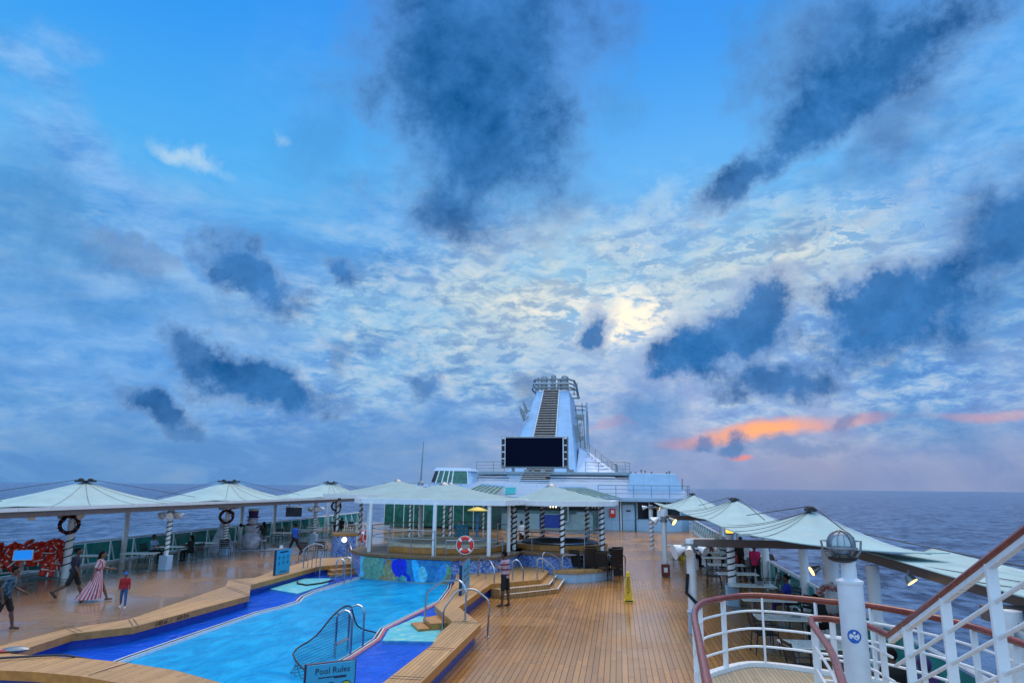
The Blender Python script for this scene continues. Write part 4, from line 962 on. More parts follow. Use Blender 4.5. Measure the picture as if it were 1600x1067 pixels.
# lookout cabin on the left
lc = thing('lookout_cabin', 'small white cabin with slanted green windows left of the funnel', 'cabin', (-16.5, 68, 4))
b0 = [gy(671, 758, 67.5), gy(737, 758, 67.5)]; t0 = [gy(680, 735, 68.2), gy(735, 736, 68.2)]
zb, zt = b0[0].z, t0[0].z
s = MB(); s.hexa([b0[0], b0[1], b0[1] + V((0, 4, 0)), b0[0] + V((0, 4, 0))], [t0[0], t0[1], t0[1] + V((0, 3.2, 0)), t0[0] + V((0, 3.2, 0))]); s.build('wall', HOUSEW, lc, world=True)
s = MB(); s.hexa([t0[0] + V((-.15, -.15, 0)), t0[1] + V((.15, -.15, 0)), t0[1] + V((.15, 3.3, 0)), t0[0] + V((-.15, 3.3, 0))], [t0[0] + V((.1, .2, .32)), t0[1] + V((-.1, .2, .32)), t0[1] + V((-.1, 3.1, .32)), t0[0] + V((.1, 3.1, .32))]); s.build('roof', HOUSEW, lc, world=True)
def onface(u, v, off=-.06): 
    a = b0[0].lerp(b0[1], u); b = t0[0].lerp(t0[1], u); return a.lerp(b, v) + V((0, off, .02))
for u0, u1, v0, v1 in ((.02, .13, .22, .9), (.15, .28, .22, .92), (.29, .41, .22, .92), (.43, .5, .22, .92), (.56, .9, .08, .95)):
    s = MB(); s.slab([onface(u0, v0), onface(u1, v0), onface(u1, v1), onface(u0, v1)], -.05); s.build('window', GREENGL if u0 > .1 else WINGLASS, lc, world=True)
for u in (.14, .285, .42, .53, .92):
    s = MB(); s.bar(onface(u, .05, -.09), onface(u, .97, -.09), .1); s.build('mullion', WHITE2, lc, world=True)
ma = thing('mast', 'thin dark whip mast rising left of the lookout cabin', 'mast', tuple(gy(657, 757, 66)))
s = MB(); s.tube([gy(657, 758, 66), gy(659.5, 722, 66), gy(662, 689, 66)], [.09, .06, .025], 6); s.build('pole', GREYM, ma, world=True)
s = MB(); s.lathe(gy(657, 758, 66), [(.3, 0), (.3, .3), (.12, .4)], 8); s.build('foot', GREYM, ma, world=True)

# boxy house on the right
bh = thing('deck_locker_house', 'pale blue white boxy house with sloping right side on the far right roof', 'house', (3.6, 67, 2.95))
s = MB(); s.hexa([gy(980, 766, 66.8), gy(1068, 768, 66.8), gy(1068, 768, 66.8) + V((0, 6, 0)), gy(980, 766, 66.8) + V((0, 6, 0))], [gy(985, 739, 67.3), gy(1056, 740.5, 67.3), gy(1056, 740.5, 67.3) + V((0, 5, 0)), gy(985, 739, 67.3) + V((0, 5, 0))])
s.build('wall', HOUSEW, bh, world=True, bevel=.04)
for x, y in ((986, 739), (993, 739), (1002, 736), (1008, 737), (1018, 739), (1042, 739.5), (1046, 738)):
    c = gy(x, y, 67.6); s = MB(); s.tube([c - V((0, 0, .25)), c + V((0, 0, .05))], .05, 6); s.ball(c + V((0, 0, .08)), .11, 8, 6); s.build('fitting', GREYM, bh, world=True)
s = MB(); s.tube([gy(1066, 766, 66), gy(1066, 748, 66)], .05, 6); s.build('pipe', GREYM, bh, world=True)

# video screen
vs_ = thing('video_screen', 'huge black outdoor video screen standing in front of the funnel', 'screen', (-9.3, 76.5, 5.4))
ax, az = gy(783.5, 682, 76.3), gy(888, 731.5, 76.3); bx, bz = gy(790, 684, 76.2), gy(879, 729, 76.2)
s = MB(); s.box(((ax.x + az.x) / 2, 76.6, (ax.z + az.z) / 2), (az.x - ax.x, .5, ax.z - az.z)); s.build('frame', GREYM, vs_, world=True, bevel=.04)
s = MB(); s.box(((bx.x + bz.x) / 2, 76.32, (bx.z + bz.z) / 2), (bz.x - bx.x, .06, bx.z - bz.z)); s.build('display', SCREENG, vs_, world=True)
for side in (0, 1):
    xx = gy(786.5 if side == 0 else 883.5, 700, 76.2).x
    for k in range(4):
        z = bz.z + .45 + k * (bx.z - bz.z - .9) / 3
        s = MB(); s.box((xx, 76.24, z), (.34, .2, .62)); s.build('speaker_box', DARK, vs_, world=True, bevel=.02)
        s = MB(); s.box((xx, 76.22, z + .42), (.3, .16, .16)); s.build('lamp_box', WHITE2, vs_, world=True)
    xe = gy(789 if side == 0 else 880, 700, 76.2).x
    s = MB(); s.box((xe, 76.22, (bx.z + bz.z) / 2), (.1, .14, bx.z - bz.z)); s.build('white_strip', WHITE2, vs_, world=True)
for xx in (-11.5, -9.3, -7.1, -5.4):
    s = MB(); s.box((xx, 76.7, 5.6), (.3, .4, .6)); s.build('leg', GREYM, vs_, world=True)

# funnel
fn = thing('funnel', 'tall tapering white ship funnel with a ladder of louvres and open steel crown', 'funnel', (-9.3, 90, 5))
Tl, Tr = gy(839, 609, 95), gy(889, 609, 95); Bl, Br = gy(786, 748, 85), gy(901, 748, 85)
zt_, zb_ = Tl.z, 4.6
Bl.z = Br.z = zb_; Tr.z = zt_
TlB, TrB = V((Tl.x + .25, 100.5, zt_ - .6)), V((Tr.x + .35, 100.5, zt_ - .6)); BlB, BrB = V((Bl.x, 101, zb_)), V((Br.x + .9, 101, zb_))
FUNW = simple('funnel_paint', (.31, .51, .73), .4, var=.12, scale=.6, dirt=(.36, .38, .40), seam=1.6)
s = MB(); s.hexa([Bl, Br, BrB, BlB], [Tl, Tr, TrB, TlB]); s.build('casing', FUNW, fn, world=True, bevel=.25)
def ff(u, v, off=0.0):   # point on the front face
    a = Bl.lerp(Br, u); b = Tl.lerp(Tr, u); n = V((0, -1, .55)).normalized(); return a.lerp(b, v) + n * off
s = MB(); s.slab([ff(.28, .0, .06), ff(.68, .0, .06), ff(.70, 1.0, .06), ff(.22, 1.0, .06)], .05); lp = s.build('louvre_panel', simple('louvre_recess', (.05, .03, .025), .6), fn, world=True)
BLADE = simple('weathered_blade', (.62, .52, .46), .5, var=.2)
NL = 34
for k in range(NL):
    f = (k + .5) / NL; s = MB(); l = .28 - .06 * f; r_ = .68 + .02 * f
    s.bar(ff(l, f, .13), ff(r_, f, .13), .12, .1); o = s.build('louvre_blade', BLADE, lp); o.location = -V(fn.location)
for u in (.245, .685):
    s = MB(); s.bar(ff(.28 if u < .4 else .68, 0, .1), ff(.22 if u < .4 else .70, 1, .1), .12, .12); s.build('louvre_frame', WHITE2, fn, world=True)
# crown of rings and stub pipes
cx = (Tl.x + Tr.x) / 2
for k in range(3):
    z = zt_ + .25 + k * .62; e = -.05 + .12 * k
    lp_ = [(Tl.x - .5 + e, 95.0 - .4 + .3 * k, z), (Tr.x + .1 - e, 94.6 + .3 * k, z), (Tr.x + .9 - e, 96.2, z - .15), (TrB.x + .75 - e, 100.6, z - .75), (TlB.x - .3 + e, 100.6, z - .75), (Tl.x - .75 + e, 96.2, z - .1)]
    s = MB(); s.tube([V(p) for p in lp_], .13, 6, True); s.build('crown_ring', CHROME if k == 1 else GREYM, fn, world=True, smooth=True)
for x, y in ((Tl.x + .2, 95), (cx, 94.8), (Tr.x - .1, 95), (Tr.x + .55, 97.5), (TrB.x + .5, 100.3), (Tl.x - .4, 97), (TlB.x, 100.3)):
    s = MB(); s.tube([(x, y, zt_ - .5), (x, y, zt_ + 1.75)], .07, 6); s.build('crown_post', GREYM, fn, world=True)
for x, r_, h in ((cx - 1.4, .5, 1.85), (cx - .1, .38, 2.15), (cx + 1.5, .55, 1.9), (cx + .8, .3, 1.6)):
    s = MB(); s.tube([(x, 96.4, zt_ - .4), (x, 96.4, zt_ + h - .5), (x + .05, 96.8, zt_ + h)], [r_, r_, r_ * .95], 12); s.build('exhaust_pipe', GREYM, fn, world=True, smooth=True)
# wing-like aerials on the left, gantry and ladder on the right
def px3(pts, Y): return [gy(x, y, Y) for x, y in pts]
for pts in ([(818, 659), (813, 645), (811.5, 634), (817, 640), (822, 650)], [(822, 648), (816, 626), (821, 631), (826, 643)]):
    s = MB(); s.slab(px3(pts, 91), .18); s.build('aerial_blade', GREYM, fn, world=True)
s = MB(); s.bar(gy(815, 645, 91), gy(829, 641, 91), .12); s.bar(gy(818, 658, 91), gy(826, 650, 91), .12); s.build('aerial_bracket', GREYM, fn, world=True)
s = MB(); fin = px3([(915, 630), (918, 628), (920, 662), (919, 705), (916, 690)], 94); s.slab(fin, .2); s.build('side_fin', HOUSEW, fn, world=True)
for a, b, w in (((897, 634), (916, 635), .18), ((898, 640), (914, 641), .15), ((899, 650), (913, 651), .5), ((902, 655), (913, 655), .3), ((903, 684), (913, 684), .45), ((906, 660), (907, 700), .18), ((912, 655), (914, 700), .18), ((899, 634), (902, 660), .15), ((909, 630), (911, 655), .15), ((917, 642), (921, 702), .1), ((902, 655), (905, 685), .16), ((909, 655), (910, 684), .12)):
    s = MB(); s.bar(gy(*a, 93.5), gy(*b, 93.5), w); s.build('gantry_bar', GREYM, fn, world=True)
for k in range(6):
    s = MB(); s.bar(gy(908 + k * .5, 687 + k * 3, 93.4), gy(915 + k * .6, 690 + k * 3, 93.4), .12); s.build('gantry_step', GREYM, fn, world=True)
for k in range(5):
    a_, b_ = gy(899 + k * 1.2, 640 + k * 12, 96), gy(905 + k * 1.6, 640 + k * 12, 99)
    s = MB(); s.bar(a_, b_, .14); s.build('side_rung', GREYM, fn, world=True)
s = MB(); s.hexa([gy(897, 690, 93.2), gy(905, 690, 93.2), gy(905, 690, 94.4), gy(897, 690, 94.4)], [gy(896, 664, 93.6), gy(902, 664, 93.6), gy(902, 664, 94.6), gy(896, 664, 94.6)]); s.build('side_locker', GREYM, fn, world=True, bevel=.03)
# sloping fairing to the right with fine louvre lines and guard rails
fa = [gy(905, 700, 92), gy(921, 707, 93), gy(965, 741, 86), gy(900, 741, 86)]
s = MB(); s.hexa([fa[3], fa[2], fa[2] + V((0, 10, 0)), fa[3] + V((0, 10, 0))], [fa[0], fa[1], fa[1] + V((0, 5, 0)), fa[0] + V((0, 5, 0))]); s.build('fairing', FUNW, fn, world=True)
for k in range(6):
    f = .12 + k * .13; a = fa[0].lerp(fa[3], f + .02).lerp(fa[1].lerp(fa[2], f), .6); b = fa[1].lerp(fa[2], f)
    s = MB(); s.bar(a + V((0, -.08, 0)), b + V((-.4, -.08, 0)), .06); s.build('fairing_louvre', GREYM, fn, world=True)
rail3('guard_rail', [gy(921, 707, 93), gy(950, 730, 88), gy(975, 746, 84)], 1.0, GREYM, 2, .03, 2, fn)
# davit on the terrace
dv = thing('davit', 'small curved grey davit on the terrace right of the funnel', 'davit', tuple(gy(964, 745, 78)))
s = MB(); c = gy(964, 746, 78); s.tube([c, c + V((0, 0, 1.2)), c + V((-.1, 0, 1.5)), c + V((-.35, 0, 1.55))], .12, 6); s.build('arm', GREYM, dv, world=True)
s = MB(); s.lathe(c, [(.3, 0), (.3, .5), (.15, .6)], 8); s.build('base', GREYM, dv, world=True)
o = thing('fire_point', 'red fire hose box on the white wall beside the far door', 'fire box', (-.55, YF - .3, 1.55))
s = MB(); s.box((0, 0, 0), (.55, .22, .75)); s.build('box', REDPL, o, bevel=.02); s = MB(); s.box((0, -.115, .1), (.3, .01, .3)); s.build('label_plate', WHITE2, o)
# ------------------------------------------------------------------ furniture, signs, props
def table_proto():
    o = thing('cafe_table', 'x', 'table', (0, 0, 0), 0, 'white topped tables along the rails')
    s = MB(); s.box((0, 0, .735), (1.45, .78, .03)); s.build('tabletop', TABLET, o, bevel=.008)
    s = MB(); s.box((0, 0, .712), (1.35, .68, .016)); s.build('edge_band', BLACKM, o)
    for x in (-.42, .42):
        s = MB(); s.tube([(x, 0, .04), (x, 0, .705)], .035, 8); s.build('leg', GREYM, o, smooth=True)
        s = MB(); s.lathe((x, 0, 0), [(.25, 0), (.25, .015), (.06, .04)], 16); s.build('foot', GREYM, o, smooth=True)
    return o
tp = table_proto(); first = [True]
def table(x, y, rz, label):
    if first[0]: first[0] = False; tp.location = (x, y, 0); tp.rotation_euler = (0, 0, rz); tp['label'] = label; return tp
    return dup(tp, (x, y, 0), rz, label)
for x, y, rz, l in [(-22.6, 27.6, .3, 'white table behind the walking woman close to the port rail'), (-21.2, 29.1, .3, 'white table left of the seated couple beyond the child'), (-22.0, 32.4, .25, 'white table between the seated couple on the port side'),
                    (-21.9, 34.9, .25, 'white table standing left of the white cone tree'), (-21.6, 43.4, .1, 'white table behind the man in the blue shirt'), (-21.6, 46.8, .1, 'white table second behind the man in the blue shirt'), (-22.0, 49.6, .1, 'white table beside the striped pole with floodlights'), (-22.2, 53.5, 0, 'long white table near the far port rail before the gazebos'), (-20.4, 54.0, 0, 'white table next to the slim wreath pole'),
                    (5.2, 46, 0, 'farthest white table on the starboard side under the last awning'), (3.35, 40.2, 0, 'white table with a stacked shelf look near the wet floor sign'), (4.7, 36.3, 0, 'white table where the dark clothed group sits'), (4.45, 33.6, 0, 'white table just nearer than the seated dark group'), (4.35, 30.6, 0, 'white table left of the orange backpack'),
                    (4.3, 27.6, 0, 'white table directly behind the lantern pole'), (4.25, 24.4, 0, 'white table with a small box right of the lantern pole'), (4.15, 21.5, 0, 'white table at the level of the balcony handrail top'), (4.0, 18.6, 0, 'white table seen through the balcony bars with a dark caddy'), (3.95, 15.6, .05, 'nearest white table below the balcony with a small dark cup')]:
    table(x, y, rz, l)
o = thing('side_table', 'cream square side table low behind the balcony bars', 'table', (3.55, 13.2, 0)); s = MB(); s.box((0, 0, .66), (.9, .7, .1)); s.build('tabletop', TABLET, o, bevel=.02); s = MB(); s.lathe((0, 0, 0), [(.3, 0), (.3, .02), (.05, .05), (.05, .62)], 14); s.build('pedestal', GREYM, o)
for x, y, l in ((4.5, 24.4, 'small grey napkin box on the table right of the lantern pole'), (4.25, 18.7, 'dark menu caddy on the table seen through the balcony bars')):
    o = thing('table_caddy', l, 'caddy', (x, y, .75)); s = MB(); s.box((0, 0, .07), (.2, .16, .14)); s.build('box', GREYM, o, bevel=.01); s = MB(); s.box((0, 0, .16), (.12, .02, .1)); s.build('card', DARK, o)
o = thing('drinking_cup', 'small dark cup on the nearest starboard table', 'cup', (4.05, 15.9, .75)); s = MB(); s.lathe((0, 0, 0), [(.035, 0), (.045, .12), (.04, .12), (.03, .02)], 12); s.build('cup', DARK, o, smooth=True)

def chair_proto():
    o = thing('deck_chair', 'x', 'chair', (0, 0, 0), 0, 'black metal chairs on the deck')
    s = MB()
    for k in range(5): s.box((0, -.2 + k * .1, .45), (.46, .085, .018))
    s.bar((-.24, -.24, .44), (-.24, .24, .44), .03); s.bar((.24, -.24, .44), (.24, .24, .44), .03); s.build('seat', BLACKM, o)
    s = MB()
    for k in range(4): s.box((0, .255 + k * .022, .58 + k * .095), (.44, .016, .075), rx=R(-12))
    s.build('backrest', BLACKM, o)
    for x in (-.245, .245):
        s = MB(); s.tube([(x, -.26, 0), (x, -.24, .64), (x, -.2, .67), (x, .2, .67), (x, .27, .66)], .014, 6); s.build('front_leg', BLACKM, o, smooth=True)
        s = MB(); s.tube([(x, .3, 0), (x, .235, .45), (x, .34, .92)], .015, 6); s.build('rear_leg', BLACKM, o, smooth=True)
    return o
cp = chair_proto(); firstc = [True]
def chair(x, y, rz, label, z=0.0, group=None):
    if firstc[0]: firstc[0] = False; cp.location = (x, y, z); cp.rotation_euler = (0, 0, rz); cp['label'] = label; return cp
    c = dup(cp, (x, y, z), rz, label)
    if group: c['group'] = group
    return c
a = gz(1116, 918); chair(a.x, a.y, R(-100), 'black slatted armchair left of the lantern pole facing the tables')
a = gz(478, 874); chair(a.x, a.y, R(170), 'black chair right behind the man in the blue shirt')
a = gz(501, 873); chair(a.x, a.y, R(190), 'black chair with its back to the chrome pool steps rail')
for x, y, rz, l in ((-22.9, 32.0, 90, 'black chair under the person seated left of the striped pole'), (-21.0, 32.9, -90, 'black chair under the person with long dark hair on the left'), (-20.9, 35.5, 200, 'black chair beside the white cone tree'), (5.25, 30.4, -100, 'dark chair beside the woman in pink at the starboard table'),
                    (5.0, 22.9, -60, 'black chair beneath the person in the blue top'), (5.0, 21.2, -60, 'black chair pushed in near the thick lamp post'), (5.3, 26.8, -90, 'dark chair by the rail left of the person in the blue top'), (3.5, 15.0, 100, 'black chair whose corner shows left of the nearest table'), (3.4, 18.2, 95, 'black chair hidden behind the balcony bars on the aisle side'),
                    (3.6, 36.5, 90, 'dark chair in front of the seated dark group'), (5.9, 37.3, -90, 'dark chair under the rightmost seated person of the dark group'), (4.3, 37.4, 180, 'dark chair under the middle seated person of the dark group'), (3.5, 37.5, 150, 'dark chair under the leftmost seated person of the dark group'),
                    (-22.5, 44.4, 0, 'black chair at the port table behind the blue shirted man'), (-21.0, 50.6, 0, 'black chair beside the far port striped pole'), (-21.5, 54.6, 0, 'black chair at the long far port table'), (-23, 54.5, 0, 'black chair nearest the rail at the long far port table')):
    chair(x, y, R(rz), l)
for k in range(4):
    x, y = -1.75 + k * .52, 30.55 + (k % 2) * .12
    for j in range((3, 4, 3, 4)[k]):
        chair(x - .01 * j, y - .02 * j, R((150, 182, 168, 196)[k] + 3 * j), 'black chair in the row of stacks against the chrome rail before the blue tiled platform', z=.16 * j, group='stacked black chairs')
o = thing('black_cabinet', 'black low cabinet behind the stacked chairs at the platform corner', 'cabinet', (-.15, 32.6, 0)); s = MB(); s.box((0, 0, .55), (.6, .6, 1.1)); s.build('body', BLACKM, o, bevel=.02); s = MB(); s.box((0, 0, 1.12), (.66, .66, .05)); s.build('top', BLACKM, o)
# chrome handrails traced in the vertical plane through their two feet
def handrail(label, f1, z1, mids, f2, z2, extra=0, name='handrail', r=.026):
    a, b = gz(*f1, z1), gz(*f2, z2); d = (b - a); d.z = 0; d.normalize(); nrm = V((-d.y, d.x, 0))
    o = thing(name, label, 'handrail', tuple(a), 0, 'chrome handrails at the pool and platforms')
    pts = [a]
    for m_ in mids:
        q = ray(*m_); k = (a - EYE).dot(nrm) / q.dot(nrm); pts.append(EYE + q * k)
    pts.append(b)
    P = [pts[0]]
    for i in range(1, len(pts) - 1):   # round the corners
        u = (pts[i - 1] - pts[i]); v = (pts[i + 1] - pts[i]); c = min(.1, u.length * .4, v.length * .4)
        A, B = pts[i] + u.normalized() * c, pts[i] + v.normalized() * c
        P += [A, A.lerp(B, .5).lerp(pts[i], .35), B]
    P.append(pts[-1])
    s = MB(); s.tube(P, r, 8); s.build('rail', CHROME, o, world=True, smooth=True)
    for f, z in ((a, z1), (b, z2)):
        s = MB(); s.lathe((f.x, f.y, z), [(.06, 0), (.06, .02), (.03, .03)], 10); s.build('foot_flange', CHROME, o, world=True, smooth=True)
    for k in range(extra):
        f = (k + 1) / (extra + 1); p0 = a.lerp(b, f)
        # height of the rail above this spot
        best = max((p for p in P), key=lambda p: -abs((p - a).dot(d) - (p0 - a).dot(d)))
        s = MB(); s.tube([p0, V((p0.x, p0.y, best.z))], r * .75, 6); s.build('baluster', CHROME, o, world=True, smooth=True)
    return o
handrail('chrome arch rail on the pool side of the bench steps', (663.5, 976), .12, [(666, 926), (691, 907), (719, 906), (729, 919)], (726.5, 970), .45)
handrail('chrome arch rail crossing the bench corner down to the deck', (691.5, 986), .12, [(693, 951), (715, 921), (742, 920), (765, 938)], (762, 995), 0)
handrail('chrome step rail beside the tall blue sign right of the mosaic', (747, 899), .45, [(749, 870), (766, 875), (773, 891)], (771, 931), 0, 1)
handrail('chrome step rail just right of the man in the striped shirt', (801, 906), .45, [(801, 875), (810, 874), (818, 890)], (816.6, 927), 0)
handrail('chrome step rail at the front of the wooden side stairs', (839, 904), .45, [(840, 872), (848, 872), (866, 886)], (865, 924), 0)
handrail('chrome step rail at the rear of the wooden side stairs', (848, 893), .45, [(848, 863), (857, 863), (875.5, 874)], (874.5, 909), 0)
handrail('long chrome guard rail in front of the stacked chairs', (879, 908), 0, [(879, 866.6), (977, 868)], (977, 902), 0, 2)
handrail('chrome rail with uprights by the left pool steps', (474, 887), .45, [(475, 857), (491, 848.5), (507, 852), (501, 870)], (499, 901), .1, 3)
handrail('short chrome rail on the left pool steps against the blue block', (540.5, 873), .45, [(542, 846), (547, 848), (550, 863)], (548, 895), .1, 1)
def ladder(label, x, y, dy, zt, w=.34):
    o = thing('pool_ladder', label, 'pool ladder', (x, y, .1), 0, 'chrome pool ladders')
    for k, yy in enumerate((y, y + dy)):
        P = [(x - w / 2, yy, -.9)] + [(x + w / 2 * math.cos(a), yy, zt - w / 2 + w / 2 * math.sin(a)) for a in [math.pi - math.pi * i / 10 for i in range(11)]] + [(x + w / 2, yy, .1)]
        s = MB(); s.tube(P, .026, 8); s.build('side_hoop', CHROME, o, world=True, smooth=True)
    for z in (.32, .0, -.3):
        s = MB(); s.box((x - w / 2, y + dy / 2, z), (.1, dy, .03)); s.build('tread', CHROME, o, world=True)
    return o
ladder('chrome pool ladder hoops with a dark net at the right pool rim', -6.12, 15.55, .75, 1.05, .36)
ladder('chrome pool ladder hoops at the far left pool corner by the aqua ledge', -10.75, 26.6, .7, .98, .36)
# net hung over the ladder
def netmat():
    m, t, b = new_mat('dark_net'); out = t.n['Material Output']
    co = t.node('ShaderNodeTexCoord').outputs['UV']
    x, y, z = t.sep(t.node('ShaderNodeTexCoord').outputs['Object'])
    fx = t.math('LESS_THAN', t.math('FRACT', t.math('MULTIPLY', t.math('ADD', y, x), 16)), .2); fz = t.math('LESS_THAN', t.math('FRACT', t.math('MULTIPLY', t.math('SUBTRACT', z, t.math('MULTIPLY', x, .3)), 16)), .2)
    f = t.math('MAXIMUM', fx, fz); f = t.math('MULTIPLY_ADD', f, .55, .12)
    tr = t.node('ShaderNodeBsdfTransparent'); mx = t.node('ShaderNodeMixShader'); t.l.new(f, mx.inputs[0]); t.l.new(tr.outputs[0], mx.inputs[1]); t.l.new(b.outputs[0], mx.inputs[2]); t.l.new(mx.outputs[0], out.inputs[0])
    b.inputs['Base Color'].default_value = (.006, .03, .05, 1); b.inputs['Roughness'].default_value = .7
    return m
NET = netmat()
o = thing('safety_net', 'dark safety net draped from the right pool ladder into the water', 'net', (-6.3, 15.5, .1))
s = MB(); top = smooth_path([(-6.0, 13.7, .14), (-6.65, 14.2, .42), (-6.5, 14.9, .62), (-6.32, 15.5, 1.0), (-6.3, 16.3, 1.02), (-6.34, 17.0, .45), (-6.15, 17.8, .16)], 4)
n_ = len(top); vs = []
for j in range(4):
    for p in top:
        f = j / 3; vs.append((p[0] - .0 + .12 * math.sin(f * 3.14) - f * .12, p[1], p[2] * (1 - f) + .03 * f - (0 if f < 1 else .1)))
s.add(vs, [(j * n_ + i, j * n_ + i + 1, (j + 1) * n_ + i + 1, (j + 1) * n_ + i) for j in range(3) for i in range(n_ - 1)])
s.build('mesh', NET, o, world=True, smooth=True); s = MB(); s.tube(top, .018, 5); s.build('edge_rope', DARK, o, world=True, smooth=True)

# steps in front of the platforms
st = thing('side_stairs', 'low wooden side stairs with pale nosings behind the man in the striped shirt', 'stairs', (-3.6, 26, 0))
for k, (d, z) in enumerate(((.62, .15), (.31, .3))):
    poly = [(-4.5, 25.0), (-2.9, 26.6), (-2.87, 29.3), (-2.87 + d, 29.5), (-2.9 + d, 26.5), (-4.35 + d * .6, 25.0 - d * .55)]
    s = MB(); s.prism(poly, .004, z); s.build('tread', TEAK2, st, world=True)
    s = MB(); s.bar((-4.35 + d * .6, 25.0 - d * .55, z + .004), (-2.9 + d, 26.5, z + .004), .05, .008); s.bar((-2.9 + d, 26.5, z + .004), (-2.87 + d, 29.3, z + .004), .05, .008); s.build('nosing', WHITE2, st, world=True)
s = MB(); pl = [(-2.75, 29.25), (-1.75, 29.3), (-.95, 29.9), (-.2, 31.3), (-.5, 31.6), (-2.4, 30.1)]; s.prism(offset(pl, .06), .0, .36); o = s.build('white_riser', HOUSEW); tag(o, 'white curved riser block below the blue tiled platform left of the chairs', 'riser')
s = MB(); s.prism(pl, .36, .47); o = s.build('curved_step', TEAK2); tag(o, 'brown curved step plank on the white riser before the blue tiled platform', 'step')
a, b = gz(521, 869, 0), gz(555, 868, 0); h = gy(522, 834, a.y).z
bl = thing('tiled_block', 'blue tiled block with a brown top and a round light left of the mosaic', 'block', ((a.x + b.x) / 2, (a.y + b.y) / 2, 0))
dd = V((-.45, .9, 0)) * 2.2
s = MB(); s.hexa([a, b, b + dd, a + dd], [p + V((0, 0, h - .12)) for p in (a, b, b + dd, a + dd)]); s.build('tiled_wall', TILE, bl, world=True)
s = MB(); e = (b - a).normalized() * .08; s.hexa([p + V((0, 0, h - .12)) for p in (a - e - dd * .03, b + e - dd * .03, b + dd + e, a + dd - e)], [p + V((0, 0, h)) for p in (a - e - dd * .03, b + e - dd * .03, b + dd + e, a + dd - e)]); s.build('teak_top', CAPWOOD, bl, world=True)
c = a.lerp(b, .45) - dd * .01; c.z = gy(536, 843, c.y).z; s = MB(); s.ball(c, .13, 12, 8); s.build('round_light', LAMPC, bl, world=True, smooth=True)
for k in range(3):
    c = a.lerp(b, .3 + .3 * k) + dd * .5; 

# life rings
def ring(loc, rz, label, rx=0):
    o = thing('life_ring', label, 'life ring', loc, rz, 'orange life rings')
    s = MB(); N = 40; s.tube([(.25 * math.cos(2 * math.pi * k / N), 0, .25 * math.sin(2 * math.pi * k / N)) for k in range(N)], .075, 12, True); s.build('ring', REDPL, o, smooth=True)
    for a_ in (45, 135, 225, 315):
        s = MB(); s.tube([(.25 * math.cos(R(a_ + d)), 0, .25 * math.sin(R(a_ + d))) for d in (-9, -4, 0, 4, 9)], .08, 12); s.build('band', WHITE2, o, smooth=True)
    s = MB(); s.tube([(.345 * math.cos(2 * math.pi * k / 24), -.05, .345 * math.sin(2 * math.pi * k / 24)) for k in range(24)], .012, 5, True); s.build('grab_rope', WHITE2, o, smooth=True)
    return o
c = gy(727, 851, 27.15); ring(tuple(c), R(4), 'red life ring with white bands hung on the ledge right of the mosaic')
c = gy(568, 840, 28.6); ring(tuple(c), R(100), 'red life ring seen nearly edge on at the left corner of the mosaic platform')

# signs
def board(name, label, pl, pr, z0, z1, thick=.06, lean=0.0, back=SIGNK, legs=True):
    a, b = V(pl), V(pr); a.z = b.z = z0; d = (b - a).normalized(); n = V((d.y, -d.x, 0)); h = z1 - z0; w = (b - a).length
    o = thing(name, label, 'sign', tuple((a + b) / 2), math.atan2(d.y, d.x))
    s = MB(); s.box((0, thick / 2 + .006, h / 2), (w + .03, thick, h)); s.build('backing', back, o, bevel=.012)
    s = MB(); s.box((0, 0, h / 2), (w - .01, .012, h - .03)); s.build('face', SIGNB, o, bevel=.004)
    return o, w, h
def picto(o, x, z, r, kind, mt1, mt2):
    s = MB(); s.tube([(x, -.007, z), (x, -.011, z)], r, 20); s.build('disc', DARK, o)
    s = MB(); s.tube([(x, -.0115, z), (x, -.0135, z)], r * .86, 20); s.build('disc_fill', mt1, o)
    s = MB(); y = -.015
    def bar(x0, z0, x1, z1, w_): s.bar((x + x0 * r, y, z + z0 * r), (x + x1 * r, y, z + z1 * r), .003, w_ * r, up=(0, 0, 1)) if abs(x1 - x0) > .01 else s.box((x, y, z + (z0 + z1) / 2 * r), (w_ * r, .003, abs(z1 - z0) * r))
    if kind == 0: bar(-.6, -.6, .6, .6, .22); bar(-.6, .6, .6, -.6, .22)
    elif kind == 1: bar(-.6, -.3, .6, -.1, .4); bar(-.3, 0, .3, .5, .25)
    else: bar(-.5, -.2, .1, .5, .3); bar(.1, .5, .6, -.1, .3)
    s.build('picto', mt2, o)
LIME = simple('lime_print', (.35, .5, .05), .5); PALE = simple('pale_print', (.55, .75, .6), .5)
o, w, h = board('pool_rules_sign', 'light blue pool rules board with three round pictograms at the bottom edge', gz(479, 1038, 1.6), gz(556, 1029, 1.6), .45, 1.6, .05)
text_mesh('Pool Rules', .105, 'heading', SIGNK, o, (.02, -.008, h - .1), (R(90), 0, 0), depth=.002)
s = MB(); s.box((.02, -.008, h - .175), (.36, .004, .012)); s.build('rule_line', SIGNK, o); s = MB(); s.box((.12, -.008, h - .19), (.16, .004, .012)); s.build('rule_line', SIGNK, o)
for k in range(3): picto(o, -.2 + k * .2, h - .31, .075, k, LIME, DARK); picto(o, -.2 + k * .2, h - .56, .075, (k + 1) % 3, LIME, DARK)
for k in range(3):
    s = MB(); s.box((-.2 + k * .2, -.008, h - .415), (.14, .004, .01)); s.build('caption_line', SIGNK, o)
a, b = gz(430, 899, .45), gz(452, 894, .45); o, w, h = board('pool_sign', 'light blue sign with dark pictograms standing on the left pool kerb', a, b, .45, .45 + .92, .09)
for j in range(2):
    for k in range(3): picto(o, -.2 * w / .66 + k * .2 * w / .66, h - .3 - j * .2, .07, (j + k) % 3, SIGNB, DARK)
